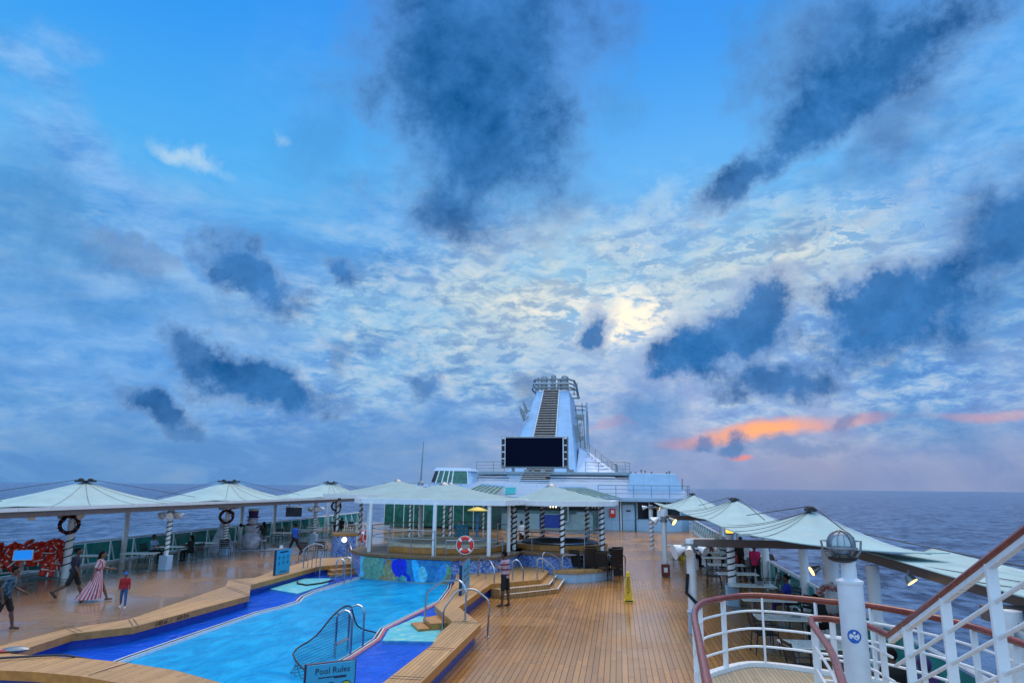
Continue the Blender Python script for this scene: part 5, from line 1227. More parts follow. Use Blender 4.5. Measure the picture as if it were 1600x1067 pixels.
s = MB(); s.box((0, -.008, h - .1), (w * .6, .004, .05)); s.build('heading_band', SIGNK, o); s = MB(); s.box((.02, -.008, .1), (w * .5, .004, .03)); s.build('rule_line', SIGNK, o)
s = MB(); s.box((-.05, .1, h + .07), (.16, .05, .12)); s.build('tag', TABLET, o)
a, b = gz(721.5, 930, .45), gz(733.5, 915, .45); o, w, h = board('pool_sign', 'light blue sign turned nearly sideways beside the mosaic on the right', a, b, .45, .45 + .92, .09)
for j in range(3):
    s = MB(); s.box((0, -.008, h * (.3 + .22 * j)), (w * .6, .004, .03)); s.build('rule_line', SIGNK, o)
    for k in range(2): picto(o, -w * .2 + k * w * .4, h * (.36 + .2 * j), .05, (j + k) % 3, SIGNB, DARK)
o, w, h = board('whirlpool_sign', 'small teal sign standing inside the mosaic fronted whirlpool gazebo', gy(711, 834, 35.3), gy(732, 833, 35.3), gy(711, 834, 35.3).z - .1, gy(711, 819, 35.3).z, .05)
for j in range(2):
    for k in range(3): picto(o, -.2 + k * .2, h * .65 - j * .2, .06, (j + k) % 3, PALE, SIGNK)
s = MB(); s.tube([(0, .1, -.6), (0, .1, 0)], .03, 6); s.build('stand', GREYM, o)
# tilted information display
o = thing('information_stand', 'tilted blue display on a brown post before the orange life jackets', 'display stand', (-21.75, 23.35, 0), R(40))
s = MB(); s.box((0, 0, 1.16), (.62, .05, .42), rx=R(-35)); s.build('frame', WHITE2, o, bevel=.01); s = MB(); s.box((0, -.026, 1.172), (.55, .03, .36), rx=R(-35)); s.build('display', simple('blue_display', (.01, .12, .5), .3, emit=(.02, .3, 1), es=.55), o)
s = MB(); s.bar((.02, .1, 1.1), (-.12, -.02, .05), .12, .07); s.build('post', WOODRAIL, o); s = MB(); s.box((-.05, -.02, .025), (.6, .35, .05)); s.build('foot', WOODRAIL, o, bevel=.01)
# life jackets on a white rack
rk = thing('jacket_rack', 'white tubular rack with A shaped legs under the orange life jackets', 'rack', (-23.85, 25.1, 0), R(62))
for x in (-1.7, 1.55):
    s = MB(); s.bar((x, -.5, .05), (x, 0, .85), .07); s.bar((x, .5, .05), (x, 0, .85), .07); s.bar((x, -.55, .05), (x, .55, .05), .07); s.build('leg_frame', WHITE2, rk)
s = MB(); s.bar((-1.75, 0, 1.12), (1.6, 0, 1.12), .05); s.bar((-1.7, 0, .8), (1.55, 0, .8), .06); s.bar((-1.7, 0, .3), (1.5, 0, .3), .06); s.build('crossbar', WHITE2, rk)
for x in (-1.7, 1.55):
    s = MB(); s.bar((x, 0, .8), (x, 0, 1.14), .05); s.build('upright', WHITE2, rk)
s = MB(); s.box((-.65, -.3, .62), (.34, .05, .34)); s.build('notice', TABLET, rk)
jp = thing('life_jacket', 'orange life jacket with a white strap heaped on the rack at far left', 'life jacket', (0, 0, 0), 0, 'orange life jackets on the rack')
s = MB(); N = 14
col_ = [(.11 * math.cos(R(a_)), .02, .1 + .1 * math.sin(R(a_))) for a_ in range(-20, 201, 20)]
s.tube(col_, [.055 + .02 * math.sin(i) for i in range(len(col_))], 8); s.build('collar', ORANGE, jp, smooth=True)
for sg in (-1, 1):
    s = MB(); s.loft([[V((sg * .13 + .105 * math.cos(2 * math.pi * k / 10), .075 * math.sin(2 * math.pi * k / 10) * q, z)) for k in range(10)] for z, q in ((-.36, .3), (-.34, .9), (-.2, 1.1), (-.02, 1.0), (.1, .8), (.12, .3))]); s.build('float_panel', ORANGE, jp, smooth=True)
s = MB(); s.box((0, -.088, -.14), (.47, .014, .04)); s.box((-.13, -.09, .04), (.07, .014, .045)); s.box((.13, -.09, .04), (.07, .014, .045)); s.box((.02, -.08, -.3), (.05, .014, .16)); s.build('strap', WHITE2, jp)
jl = []
for k in range(22):
    t0_ = k / 21; row = k % 3
    lx = -1.75 + 3.35 * t0_ + random.uniform(-.05, .05); ly = (-.16, -.3, .1)[row]; z = (1.14, .8, 1.3)[row] + random.uniform(-.08, .08)
    p = V((lx * math.cos(R(62)) - ly * math.sin(R(62)), lx * math.sin(R(62)) + ly * math.cos(R(62)), 0)) + V((-23.85, 25.1, 0))
    c = jp if k == 0 else copy_tree(jp)
    c.location = (p.x, p.y, z); c.rotation_euler = (random.uniform(-.9, .4) if row < 2 else random.uniform(.7, 1.7), random.uniform(-1.1, 1.1), R(62) + random.uniform(-1.0, 1.0)); c.scale = (random.uniform(.95, 1.25), random.uniform(.9, 1.3), random.uniform(.9, 1.2))
for k in range(5):
    lx = 1.2 + .1 * k; ly = -.35; p = V((lx * math.cos(R(62)) - ly * math.sin(R(62)), lx * math.sin(R(62)) + ly * math.cos(R(62)), 0)) + V((-23.85, 25.1, 0))
    c = copy_tree(jp); c.location = (p.x - .12 * (k % 2), p.y, .45 + .11 * k); c.rotation_euler = (-.3, .2 * (-1) ** k, R(55) + .3 * k); c.scale = (1.1,) * 3
    lx = -1.6 + .12 * k; p = V((lx * math.cos(R(62)) - ly * math.sin(R(62)), lx * math.sin(R(62)) + ly * math.cos(R(62)), 0)) + V((-23.85, 25.1, 0))
    c = copy_tree(jp); c.location = (p.x, p.y, .42 + .12 * k); c.rotation_euler = (-.3, .2 * (-1) ** k, R(55) - .3 * k); c.scale = (1.1,) * 3
# caution tower and wet floor sign
a = gz(982, 940); o = thing('caution_tower', 'tall yellow caution tower with dark lettering on the open deck', 'safety sign', tuple(a), R(4))
s = MB(); s.hexa([(-.13, -.13, .1), (.13, -.13, .1), (.13, .13, .1), (-.13, .13, .1)], [(-.06, -.06, .98), (.06, -.06, .98), (.06, .06, .98), (-.06, .06, .98)]); s.build('tower', YELLOW, o, bevel=.015)
s = MB(); s.hexa([(-.18, -.18, 0), (.18, -.18, 0), (.18, .18, 0), (-.18, .18, 0)], [(-.15, -.15, .1), (.15, -.15, .1), (.15, .15, .1), (-.15, .15, .1)]); s.build('base', YELLOW, o, bevel=.01)
s = MB(); s.box((0, -.168, .05), (.26, .012, .04)); s.build('base_slot', DARK, o)
text_mesh('CAUTION', .15, 'lettering', DARK, o, (0, -.113, .5), (R(94.5), R(-90), 0), depth=.003)
a = gz(1066, 874); o = thing('wet_floor_sign', 'small yellow folding wet floor sign behind the megaphone pole', 'safety sign', tuple(a), R(25))
for sg in (-1, 1):
    s = MB(); s.slab([(-.16, sg * .2, 0), (.16, sg * .2, 0), (.11, sg * .02, .66), (-.11, sg * .02, .66)] if sg < 0 else [(.16, .2, 0), (-.16, .2, 0), (-.11, .02, .66), (.11, .02, .66)], .02); s.build('panel', YELLOW, o)
s = MB(); s.tube([(-.05, -.13, .28), (0, -.09, .42), (.05, -.13, .28), (-.05, -.13, .28)], .014, 5); s.build('warning_mark', DARK, o)
# snow decoration
c = gz(387, 861); sm = thing('snowman', 'tall snowman decoration with a purple top hat by the port rail', 'snowman', (c.x, c.y + .3, 0), R(-28))
SNOW = blotch('snow_cloth', (.36, .38, .46), (.52, .54, .6), 3, .9); sm.scale = (.88,) * 3; PURP = simple('purple_felt', (.055, .02, .12), .8)
s = MB(); s.ball((0, 0, .62), (.68, .62, .66), 20, 14); s.build('lower_ball', SNOW, sm, smooth=True)
s = MB(); s.ball((0, 0, 1.45), (.5, .46, .46), 20, 14); s.build('middle_ball', SNOW, sm, smooth=True)
s = MB(); s.ball((0, 0, 1.98), (.34, .32, .3), 16, 12); s.build('head', SNOW, sm, smooth=True)
s = MB(); s.lathe((0, 0, 2.14), [(.42, 0), (.42, .05), (.28, .06), (.34, .5), (.3, .52)], 18); s.build('top_hat', PURP, sm, smooth=True); s = MB(); s.lathe((0, 0, 2.58), [(.33, 0), (.36, .1), (.33, .12)], 18); s.build('hat_crown', TABLET, sm, smooth=True)
s = MB(); s.lathe((0, 0, 1.6), [(.0, -.0), (.42, .02), (.44, .12), (.3, .18)], 16); s.build('scarf', WOODRAIL, sm, smooth=True); s = MB(); s.tube([(0, -.3, 1.98), (0, -.55, 1.94)], [.05, .01], 8); s.build('nose', REDPL, sm)
for sg in (-1, 1):
    s = MB(); s.tube([(sg * .45, 0, 1.5), (sg * .95, -.1, 1.62), (sg * 1.15, -.1, 1.6)], .05, 6); s.ball((sg * 1.2, -.1, 1.6), .13, 8, 6); s.build('stick_arm', DARK, sm)
    s = MB(); s.ball((sg * .12, -.29, 2.06), .035, 8, 6); s.build('eye', DARK, sm)
c = gz(345, 862); sc2 = thing('cone_tree', 'pale conical tree decoration left of the snowman', 'decoration', (c.x, c.y, 0))
s = MB(); s.lathe((0, 0, 0), [(.72, 0), (.7, .1), (.42, .9), (.14, 1.6), (.05, 1.72)], 18); s.build('cone', SNOW, sc2, smooth=True); s = MB()
for k in range(5): s.bar((0, 0, 1.75), (.16 * math.sin(k * 1.256), 0, 1.75 + .16 * math.cos(k * 1.256)), .05)
s.build('star', WHITE2, sc2)
for dx_, r_ in ((.0, .9), (-1.2, .6), (1.1, .65)):
    pass
s = MB(); pl = []
for k in range(22):
    a_ = 2 * math.pi * k / 22; pl.append((1.9 * math.cos(a_) * (1 + .08 * math.sin(5 * a_)), .75 * math.sin(a_) * (1 + .1 * math.sin(3 * a_))))
c = gz(388, 860); s.prism(pl, .004, .07); o = s.build('snow_blanket', SNOW, bevel=.02); o.location = (c.x, c.y + .3, 0); o.rotation_euler = (0, 0, R(28)); tag(o, 'wavy white snow blanket spread under the snowman', 'snow cloth')
for k, (px_, l) in enumerate(((372, 'small dark gift stool left of the snowman on the snow blanket'), (398, 'small grey gift stool in front of the snowman'), (408, 'grey gift stool right of the snowman on the snow blanket'))):
    c = gz(px_, 861); o = thing('stool', l, 'stool', (c.x, c.y + .1, .07), .3 * k); s = MB(); s.lathe((0, 0, .5), [(.2, 0), (.2, .06)], 12); s.build('seat', SNOW, o)
    for q in range(3):
        s = MB(); s.tube([(.13 * math.cos(q * 2.1), .13 * math.sin(q * 2.1), .5), (.19 * math.cos(q * 2.1), .19 * math.sin(q * 2.1), 0)], .02, 5); s.build('leg', GREYM, o)
# backpack
c = gz(1157, 903); o = thing('backpack', 'bright orange backpack hung on a dark chair behind the lantern pole', 'backpack', (c.x + .1, c.y + .6, .45), R(15))
s = MB(); s.ball((0, 0, .34), (.24, .16, .34), 16, 12); s.build('bag', ORANGE, o, smooth=True); s = MB(); s.ball((0, -.14, .24), (.16, .08, .17), 12, 8); s.build('pocket', REDPL, o, smooth=True)
for sg in (-1, 1):
    s = MB(); s.tube([(sg * .1, .12, .6), (sg * .12, .24, .45), (sg * .1, .14, .1)], .02, 6); s.build('strap', DARK, o)
chair(c.x + .1, c.y + .75, R(15), 'dark chair carrying the orange backpack')
# ropes at bottom left
for pts, l in (([(-12.6, 11.9, .5), (-11.9, 12.4, .5), (-11.0, 12.9, .49), (-10.6, 12.95, .47), (-10.3, 13.6, .2)], 'dark rope lying across the near left pool kerb'),):
    o = thing('mooring_line', l, 'rope', pts[1]); s = MB(); s.tube(smooth_path(pts, 4), .022, 6); s.build('line', CABLE, o, world=True, smooth=True); s = MB(); s.ball((-12.0, 12.33, .52), (.1, .07, .05), 10, 6); s.build('knot', simple('purple_cord', (.06, .03, .12), .8), o, world=True, smooth=True)
c = gz(27, 1020, .45); o = thing('folded_towel', 'small grey and red bundle on the corner of the left pool kerb', 'bundle', (c.x - .15, c.y + .1, .45), .4); s = MB(); s.ball((0, 0, .04), (.26, .12, .06), 12, 6); s.build('cloth', GREYM, o, smooth=True); s = MB(); s.ball((-.18, -.05, .03), (.16, .07, .035), 10, 6); s.build('hem', REDP, o, smooth=True)
# yellow flag on blue post and palm behind the gazebo
c = gy(746, 795, 48); o = thing('parasol_post', 'blue post with a yellow parasol top behind the mosaic whirlpool', 'post', (c.x, 48, 0)); s = MB(); s.tube([(0, 0, 0), (0, 0, c.z)], .09, 8); s.build('shaft', simple('blue_post', (.03, .16, .4), .4), o)
s = MB(); s.lathe((0, 0, c.z - .12), [(.72, 0), (.7, .05), (.3, .2), (.05, .26)], 12); s.build('yellow_top', YELLOW, o, smooth=True)
# ------------------------------------------------------------------ people
def remesh(mb, vox, name, mat, parent, it=3):
    o = mb.build(name, mat, None)
    r = o.modifiers.new('r', 'REMESH'); r.mode = 'VOXEL'; r.voxel_size = vox; r.use_smooth_shade = True
    sm_ = o.modifiers.new('s', 'SMOOTH'); sm_.factor = .5; sm_.iterations = it
    bpy.context.view_layer.update()
    me = bpy.data.meshes.new_from_object(o.evaluated_get(bpy.context.evaluated_depsgraph_get()))
    old = o.data; o.modifiers.clear(); o.data = me; bpy.data.meshes.remove(old); me.name = name
    if not me.materials: me.materials.append(mat)
    o.parent = parent
    return o
def rot(v, a):   # rotate in the sagittal plane, forward positive (x right, y forward, z up)
    a = R(a); return V((v[0], v[1] * math.cos(a) - v[2] * math.sin(a), v[1] * math.sin(a) + v[2] * math.cos(a)))
def person(label, x, y, heading, H=1.72, skin=SKIN, z0=0.0, lean=0, hip=(5, -5), knee=(3, 3), sh=(5, -5), el=(15, 15), abd=(8, 8), spread=4, sit=None, female=False,
           top=None, bottom='shorts', topm=None, botm=None, hair='short', hairm=None, shoes=DARK, sleeve=.75, head_turn=0, head_tilt=0, inward=(0, 0), vox=.013, group=None, cap=None, dress=None):
    g = thing('person', label, 'person', (x, y, z0), heading, group)
    k = H / 1.75
    hw = .085 if not female else .09; sw = .185 if not female else .165
    pel = V((0, 0, .95))
    T = lambda dx, dy, dz: pel + rot((dx, dy, dz), -lean)
    neck = T(0, 0, .53); chest = T(0, 0, .33); waist = T(0, 0, .14)
    J = {}
    for i, sg in enumerate((-1, 1)):
        h = pel + V((sg * hw, 0, -.03)); th = rot((sg * math.sin(R(spread)), 0, -1), hip[i]); th = V(th) * .43
        kn = h + th; shn = V(rot((sg * math.sin(R(spread)) * .4, 0, -1), hip[i] - knee[i])) * .42; an = kn + shn
        fa = hip[i] - knee[i]; ft = V(rot((sg * .12, 1, -.22), max(-50, min(25, fa * .6)))).normalized()
        J[i] = (h, kn, an, ft)
    low = min(min(J[i][2].z - .08, (J[i][2] + J[i][3] * .19).z - .02) for i in (0, 1))
    if sit is not None: low = pel.z - .11 - sit / k
    dz = V((0, 0, -low))
    sc = lambda p: (V(p) + dz) * k
    B = MB()
    ex = V((1, 0, 0)); ey = rot((0, 1, 0), -lean)
    def ringt(c, a, b, n=14): return [sc(c + ex * a * math.cos(2 * math.pi * q / n) + ey * b * math.sin(2 * math.pi * q / n)) for q in range(n)]
    bust = .018 if female else 0
    prof = [(T(0, 0, -.1), .13, .095), (T(0, 0, -.03), .165 if not female else .172, .115), (T(0, 0, .06), .15, .105), (waist, .132 if not female else .118, .095), (T(0, .01 + bust * .5, .27), .15, .105 + bust), (T(0, .005, .38), .17 if not female else .155, .108 + bust * .6), (T(0, 0, .46), sw * .86, .085), (T(0, 0, .51), .085, .06), (T(0, .005, .55), .055, .055)]
    B.loft([ringt(c, a, b) for c, a, b in prof])
    hd = neck + rot((0, .03, .135), -lean - head_tilt)
    B.cap(sc(neck - V((0, 0, .03))), .055 * k, sc(hd - V((0, 0, .05))), .052 * k)
    hb = MB(); hb.ball((0, 0, 0), (.076, .095, .112), 16, 12); hb.ball((0, .035, -.065), (.056, .06, .055), 12, 8)
    hb.cap((0, .085, .01), .012, (0, .112, -.022), .016, 6); hb.ball((-.078, 0, -.01), (.014, .026, .034), 8, 6); hb.ball((.078, 0, -.01), (.014, .026, .034), 8, 6)
    hb.cap((-.022, .093, -.063), .009, (.022, .093, -.063), .009, 6); hb.cap((-.05, .078, .03), .013, (.05, .078, .03), .013, 6)
    mt = Matrix.Rotation(R(head_turn), 3, 'Z') @ Matrix.Rotation(R(-head_tilt - lean * .5), 3, 'X')
    HD = lambda v: sc(hd + mt @ V(v))
    o0 = len(B.v); B.v += [HD(v) for v in hb.v]; B.f += [[q + o0 for q in f] for f in hb.f]; B.mi += [0] * len(hb.f)
    S = {}
    for i, sg in enumerate((-1, 1)):
        h, kn, an, ft = J[i]
        B.cap(sc(h), .088 * k, sc(kn), .056 * k); B.cap(sc(kn), .056 * k, sc(kn.lerp(an, .35) + V((0, -.012, 0))), .056 * k); B.cap(sc(kn.lerp(an, .35)), .055 * k, sc(an), .036 * k)
        B.cap(sc(an - ft * .04 + V((0, 0, -.035))), .038 * k, sc(an + ft * .15 + V((0, 0, -.03))), .034 * k); B.cap(sc(an), .036 * k, sc(an + ft * .1 + V((0, 0, -.03))), .035 * k)
        s0 = T(sg * sw, 0, .455); ua = V(rot((sg * math.sin(R(abd[i])), 0, -math.cos(R(abd[i]))), sh[i] - lean)).normalized() * .285
        e0 = s0 + ua; fa_ = V(rot((-sg * math.sin(R(inward[i])) + sg * math.sin(R(abd[i])) * .3, 0, -1), sh[i] + el[i] - lean)).normalized(); w0 = e0 + fa_ * .25
        B.cap(sc(s0), .05 * k, sc(e0), .038 * k); B.cap(sc(e0), .038 * k, sc(w0), .026 * k)
        # hand: palm, four fingers of unequal length, thumb from the side
        side = fa_.cross(V((sg, 0, 0))); side = side.normalized() if side.length > .1 else V((0, 1, 0)); pn = fa_.cross(side).normalized()
        pc = w0 + fa_ * .05
        for q in range(4):
            r0_ = w0 + fa_ * .02 + side * (.024 - .016 * q) * .6; r1_ = w0 + fa_ * .09 + side * (.03 - .02 * q)
            B.cap(sc(r0_), .017 * k, sc(r1_), .014 * k, 6)
            L_ = (.066, .075, .07, .055)[q]; m1 = r1_ + (fa_ * .85 - pn * .25 * sg).normalized() * L_ * .55; m2 = m1 + (fa_ * .6 - pn * .75 * sg).normalized() * L_ * .5
            B.cap(sc(r1_), .0105 * k, sc(m1), .0095 * k, 6); B.cap(sc(m1), .0095 * k, sc(m2), .008 * k, 6)
        tb = w0 + fa_ * .03 + side * .022; t1_ = tb + (fa_ * .5 + side * .8).normalized() * .04; t2_ = t1_ + (fa_ * .9 + side * .25).normalized() * .03
        B.cap(sc(tb), .0125 * k, sc(t1_), .0115 * k, 6); B.cap(sc(t1_), .0115 * k, sc(t2_), .009 * k, 6)
        S[i] = (s0, e0, w0)
    remesh(B, vox, 'body', skin, g)
    for sg in (-1, 1):
        s = MB(); s.ball(HD((sg * .031, .082, .008)), .0105 * k, 8, 6); s.build('eye', DARK, g)
    # clothing
    if topm:
        c = MB(); P2 = [(a, b * 1.09 + .012, d * 1.12 + .012) for a, b, d in prof]
        c.loft([ringt(a, b, d) for a, b, d in (P2[:8] if dress is None else P2[2:8])])
        for i in (0, 1):
            s0, e0, w0 = S[i]
            if sleeve <= 1: en = s0.lerp(e0, sleeve); c.cap(sc(s0), .063 * k, sc(en), .056 * k)
            else: c.cap(sc(s0), .063 * k, sc(e0), .052 * k); c.cap(sc(e0), .052 * k, sc(e0.lerp(w0, .9)), .04 * k)
        remesh(c, vox, top or 'shirt', topm, g, 2)
    if botm and dress is None:
        c = MB(); c.loft([ringt(a, b * 1.08 + .014, d * 1.1 + .014) for a, b, d in prof[:3]])
        for i in (0, 1):
            h, kn, an, ft = J[i]
            if bottom == 'shorts': c.cap(sc(h), .1 * k, sc(h.lerp(kn, .88)), .082 * k)
            else: c.cap(sc(h), .1 * k, sc(kn), .07 * k); c.cap(sc(kn), .07 * k, sc(kn.lerp(an, .92)), .055 * k)
        remesh(c, vox, bottom, botm, g, 2)
    if dress:
        c = MB(); n = 40; rings = []
        sway = dress.get('sway', 0); wd = dress.get('w', .34); bot = dress.get('bot', .1)
        zs_ = [prof[3][0], prof[1][0], V((0, -.0 + sway * .35, .6)), V((0, sway * .7, .35)), V((0, sway, bot))]
        ws = [(.14, .115), (.185, .14), (.2 + (wd - .2) * .35, .17 + (wd - .2) * .4), (.2 + (wd - .2) * .7, .2 + (wd - .2) * .75), (wd, wd * 1.05)]
        for ri, (c0, (a, b)) in enumerate(zip(zs_, ws)):
            am = (0, .0, .008, .016, .024)[ri]
            rings.append([sc(c0 + ex * (a + am * math.sin(q * 2 * math.pi * 9 / n)) * math.cos(2 * math.pi * q / n) + V((0, 1, 0)) * (b + am * math.sin(q * 2 * math.pi * 9 / n)) * math.sin(2 * math.pi * q / n)) for q in range(n)])
        c.loft(rings); c.mi = [(i % n) % 2 for i in range(len(c.f))]; c.build('skirt', dress.get('mats', [botm, botm]), g, smooth=True)
    if shoes:
        for i in (0, 1):
            h, kn, an, ft = J[i]; c = MB(); c.cap(sc(an - ft * .05 + V((0, 0, -.05))), .046 * k, sc(an + ft * .17 + V((0, 0, -.048))), .042 * k); o = c.build('shoe', shoes, g, smooth=True)
    hm = hairm or HAIR
    if hair:
        c = MB(); n = 16; hv = MB(); hv.ball((0, -.012, .022), (.084, .098, .107), 16, 12)
        keep = [p for p in hv.v]
        if hair == 'long': hv.cap((0, -.07, -.02), .075, (0, -.095, -.26), .06, 10); hv.cap((0, -.08, -.2), .06, (0, -.1, -.36), .03, 8)
        if hair == 'bun': hv.ball((0, -.11, .03), .05, 10, 8)
        if hair == 'hood': hv.ball((0, -.01, -.01), (.105, .115, .14), 14, 10)
        # trim the face side
        hv.v = [(p[0], min(p[1], .055 + max(0, (p[2] - .055)) * .5), p[2] if p[1] < .02 else max(p[2], .045)) if hair != 'hood' else (p[0], min(p[1], .06), p[2]) for p in hv.v]
        s = MB(); s.add([HD(v) for v in hv.v], hv.f); s.build('hair' if hair != 'hood' else 'hood', hm, g, smooth=True)
    if cap:
        hv = MB(); hv.ball((0, -.005, .045), (.09, .104, .085), 16, 10); hv.box((0, .13, .05), (.14, .1, .012)); s = MB(); s.add([HD(v) for v in hv.v], hv.f); s.build('cap', cap, g, smooth=True)
    return g
def cloth(name, c, var=.25): return simple(name, c, .9, var=var, scale=9, bump=.15)
NAVY = cloth('navy_cloth', (.012, .016, .035)); BLACKC = cloth('black_cloth', (.012, .012, .014)); DENIM = cloth('denim', (.03, .09, .24)); BLUEC = cloth('blue_cloth', (.02, .11, .5)); LTBLUE = cloth('light_blue_cloth', (.25, .42, .6))
PINK = cloth('hot_pink_cloth', (.62, .02, .1)); REDC = cloth('red_cloth', (.32, .012, .02)); WHITEC = cloth('white_cloth', (.65, .65, .66), .1); PURPLE = cloth('purple_cloth', (.05, .02, .12)); GREYC = cloth('grey_cloth', (.16, .15, .16))
MAROON = stripes('maroon_stripe', (.5, .34, .4), (.17, .012, .035), 6.2, 2, .3)
DRESSM = stripes('pink_stripe', (.62, .46, .48), (.34, .05, .1), 15, 0, .42, wob=.05)
PLAID = checks('plaid', (.45, .4, .4), (.14, .12, .15), (.05, .04, .06), 6)
PATT = blotch('patterned_blue', (.012, .03, .06), (.06, .14, .2), 14)
a = gz(789, 947); person('person in a maroon striped shirt and black shorts standing with hands raised to the face', a.x, a.y, R(72), 1.74, SKIN2, hip=(4, -4), knee=(2, 2), sh=(28, 34), el=(88, 112), abd=(6, 8), inward=(38, 18), topm=MAROON, botm=BLACKC, head_turn=0, head_tilt=8, shoes=None, vox=.011)
a = gz(111, 937); person('person walking in a dark shirt and dark shorts at left ahead of the dress', a.x, a.y, R(-62), 1.72, SKIN2, hip=(20, -22), knee=(2, 42), sh=(-12, 10), el=(12, 20), abd=(5, 5), topm=NAVY, botm=BLACKC, shoes=DARK, head_tilt=6, hair='bun', vox=.012)
a = gz(148, 939); person('person in a flowing pink and white striped dress walking with long dark hair', a.x, a.y, R(-62), 1.66, SKIN, hip=(26, -24), knee=(6, 26), sh=(25, -20), el=(60, 15), abd=(8, 8), female=True, topm=DRESSM, botm=DRESSM, dress={'sway': -.2, 'w': .37, 'bot': .16, 'mats': [cloth('rose_cloth', (.36, .05, .1)), cloth('cream_cloth', (.6, .45, .47))]}, hair='long', shoes=None, vox=.012, lean=4)
a = gz(191, 948); person('small child in a red jacket jeans and blue cap walking on the wet deck', a.x, a.y, R(-150), 1.05, SKIN, hip=(12, -12), knee=(4, 16), sh=(8, -8), el=(14, 14), abd=(10, 10), topm=REDC, botm=DENIM, bottom='jeans', sleeve=2, cap=BLUEC, hair=None, shoes=WHITEC, vox=.012)
a = gz(1, 985); person('person in a patterned blue shirt half cut off by the left frame edge', a.x, a.y, R(-62), 1.66, SKIN2, hip=(20, -16), knee=(10, 40), sh=(20, -18), el=(50, 40), abd=(8, 8), lean=10, topm=PATT, botm=BLACKC, hair='short', shoes=None, vox=.012)
a = gz(459, 865); person('person in a bright blue shirt and black trousers walking behind the left pool sign', a.x, a.y, R(80), 1.72, SKIN2, hip=(22, -20), knee=(2, 24), sh=(8, -10), el=(20, 12), topm=BLUEC, botm=BLACKC, bottom='trousers', vox=.014)
a = gz(405, 862); person('person with long dark hair in a black top standing right of the snowman', a.x - .2, a.y + .7, R(60), 1.66, SKIN, female=True, sh=(40, 20), el=(70, 30), topm=BLACKC, botm=GREYC, bottom='trousers', hair='long', vox=.015)
person('seated person in a light blue shirt left of the striped pole on the white box', -22.75, 32.1, R(-90), 1.7, SKIN2, sit=.46, hip=(85, 85), knee=(85, 85), sh=(35, 35), el=(60, 60), topm=LTBLUE, botm=BLACKC, bottom='trousers', vox=.015)
person('seated person with long dark hair and dark clothes right of the striped pole', -21.15, 32.8, R(90), 1.64, SKIN, sit=.46, hip=(85, 85), knee=(85, 85), sh=(30, 30), el=(70, 70), female=True, topm=BLACKC, botm=BLACKC, bottom='trousers', hair='long', vox=.015)
a = gy(815, 845, 44); person('crew member in white standing behind the blue tiled whirlpool', a.x, 44, R(60), 1.74, SKIN2, sh=(20, 20), el=(40, 40), topm=WHITEC, botm=BLACKC, bottom='trousers', sleeve=2, vox=.016)
person('person in black standing between the orange backpack and the rail', 5.3, 32.6, R(160), 1.76, SKIN2, sh=(12, 12), el=(35, 35), inward=(25, 25), topm=BLACKC, botm=BLACKC, bottom='trousers', sleeve=2, vox=.014)
a = gz(1182, 917); person('person in a hot pink shirt and black trousers seen from behind at the rail', a.x, a.y, R(-12), 1.64, SKIN2, sh=(12, 12), el=(30, 30), inward=(20, 20), female=True, topm=PINK, botm=BLACKC, bottom='trousers', hair='bun', vox=.013)
a = gz(1203, 921); person('person in a long plaid skirt with hair in a bun leaning at the starboard rail', a.x, a.y, R(-25), 1.6, SKIN, sh=(40, 40), el=(45, 45), female=True, topm=cloth('brown_top', (.1, .05, .04)), botm=PLAID, dress={'sway': 0, 'w': .33, 'bot': .06}, hair='bun', shoes=None, vox=.013)
person('person with a white headscarf looking out over the rail beyond the pink shirt', 5.45, 32.0, R(-70), 1.66, SKIN, sh=(30, 30), el=(60, 60), female=True, topm=WHITEC, botm=GREYC, bottom='trousers', hair='hood', hairm=WHITEC, sleeve=2, vox=.015)
for x, y, hd_, m1, l, hr in ((3.6, 37.0, -90, BLACKC, 'leftmost seated person of the dark group at the far starboard table', 'short'), (4.4, 37.0, 180, cloth('rust_top', (.2, .06, .045)), 'seated person in a rust and grey top in the middle of the far group', 'long'), (5.5, 36.9, 100, BLACKC, 'rightmost seated person of the dark group hidden by the lantern pole', 'short')):
    person(l, x, y, R(hd_), 1.68, SKIN2, sit=.46, hip=(82, 82), knee=(82, 82), sh=(30, 30), el=(70, 70), topm=m1, botm=BLACKC, bottom='trousers', hair=hr, sleeve=2, vox=.016)
person('person in a deep blue top seated behind the balcony handrail facing the table', 4.95, 22.6, R(80), 1.66, SKIN2, sit=.46, hip=(82, 82), knee=(80, 80), sh=(35, 35), el=(60, 60), topm=cloth('deep_blue_top', (.012, .03, .3)), botm=PURPLE, bottom='trousers', hair='bun', vox=.013)
a = gz(1452, 998, 1.2)
a = gx(1455, 1005, 4.75)
person('person in a dark purple hooded top seen through the stair bars', a.x, a.y, R(40), 1.66, SKIN, sit=.46, hip=(80, 80), knee=(80, 80), lean=12, sh=(60, 60), el=(40, 40), inward=(20, 20), topm=PURPLE, botm=PURPLE, bottom='trousers', hair='hood', hairm=PURPLE, sleeve=2, vox=.012)
b = gx(1398, 1025, 4.35)
person('person in black seated next to the purple hooded top behind the stair stanchion', b.x, b.y, R(10), 1.66, SKIN2, sit=.46, hip=(80, 80), knee=(80, 80), lean=6, sh=(30, 30), el=(60, 60), topm=BLACKC, botm=BLACKC, bottom='trousers', sleeve=2, vox=.013)
person('person in black bent over behind the balcony bars beside the frosted wreath', 5.0, 18.9, R(40), 1.64, SKIN2, sit=.46, hip=(80, 80), knee=(80, 80), lean=22, sh=(40, 40), el=(60, 60), topm=BLACKC, botm=BLACKC, bottom='trousers', sleeve=2, vox=.013)
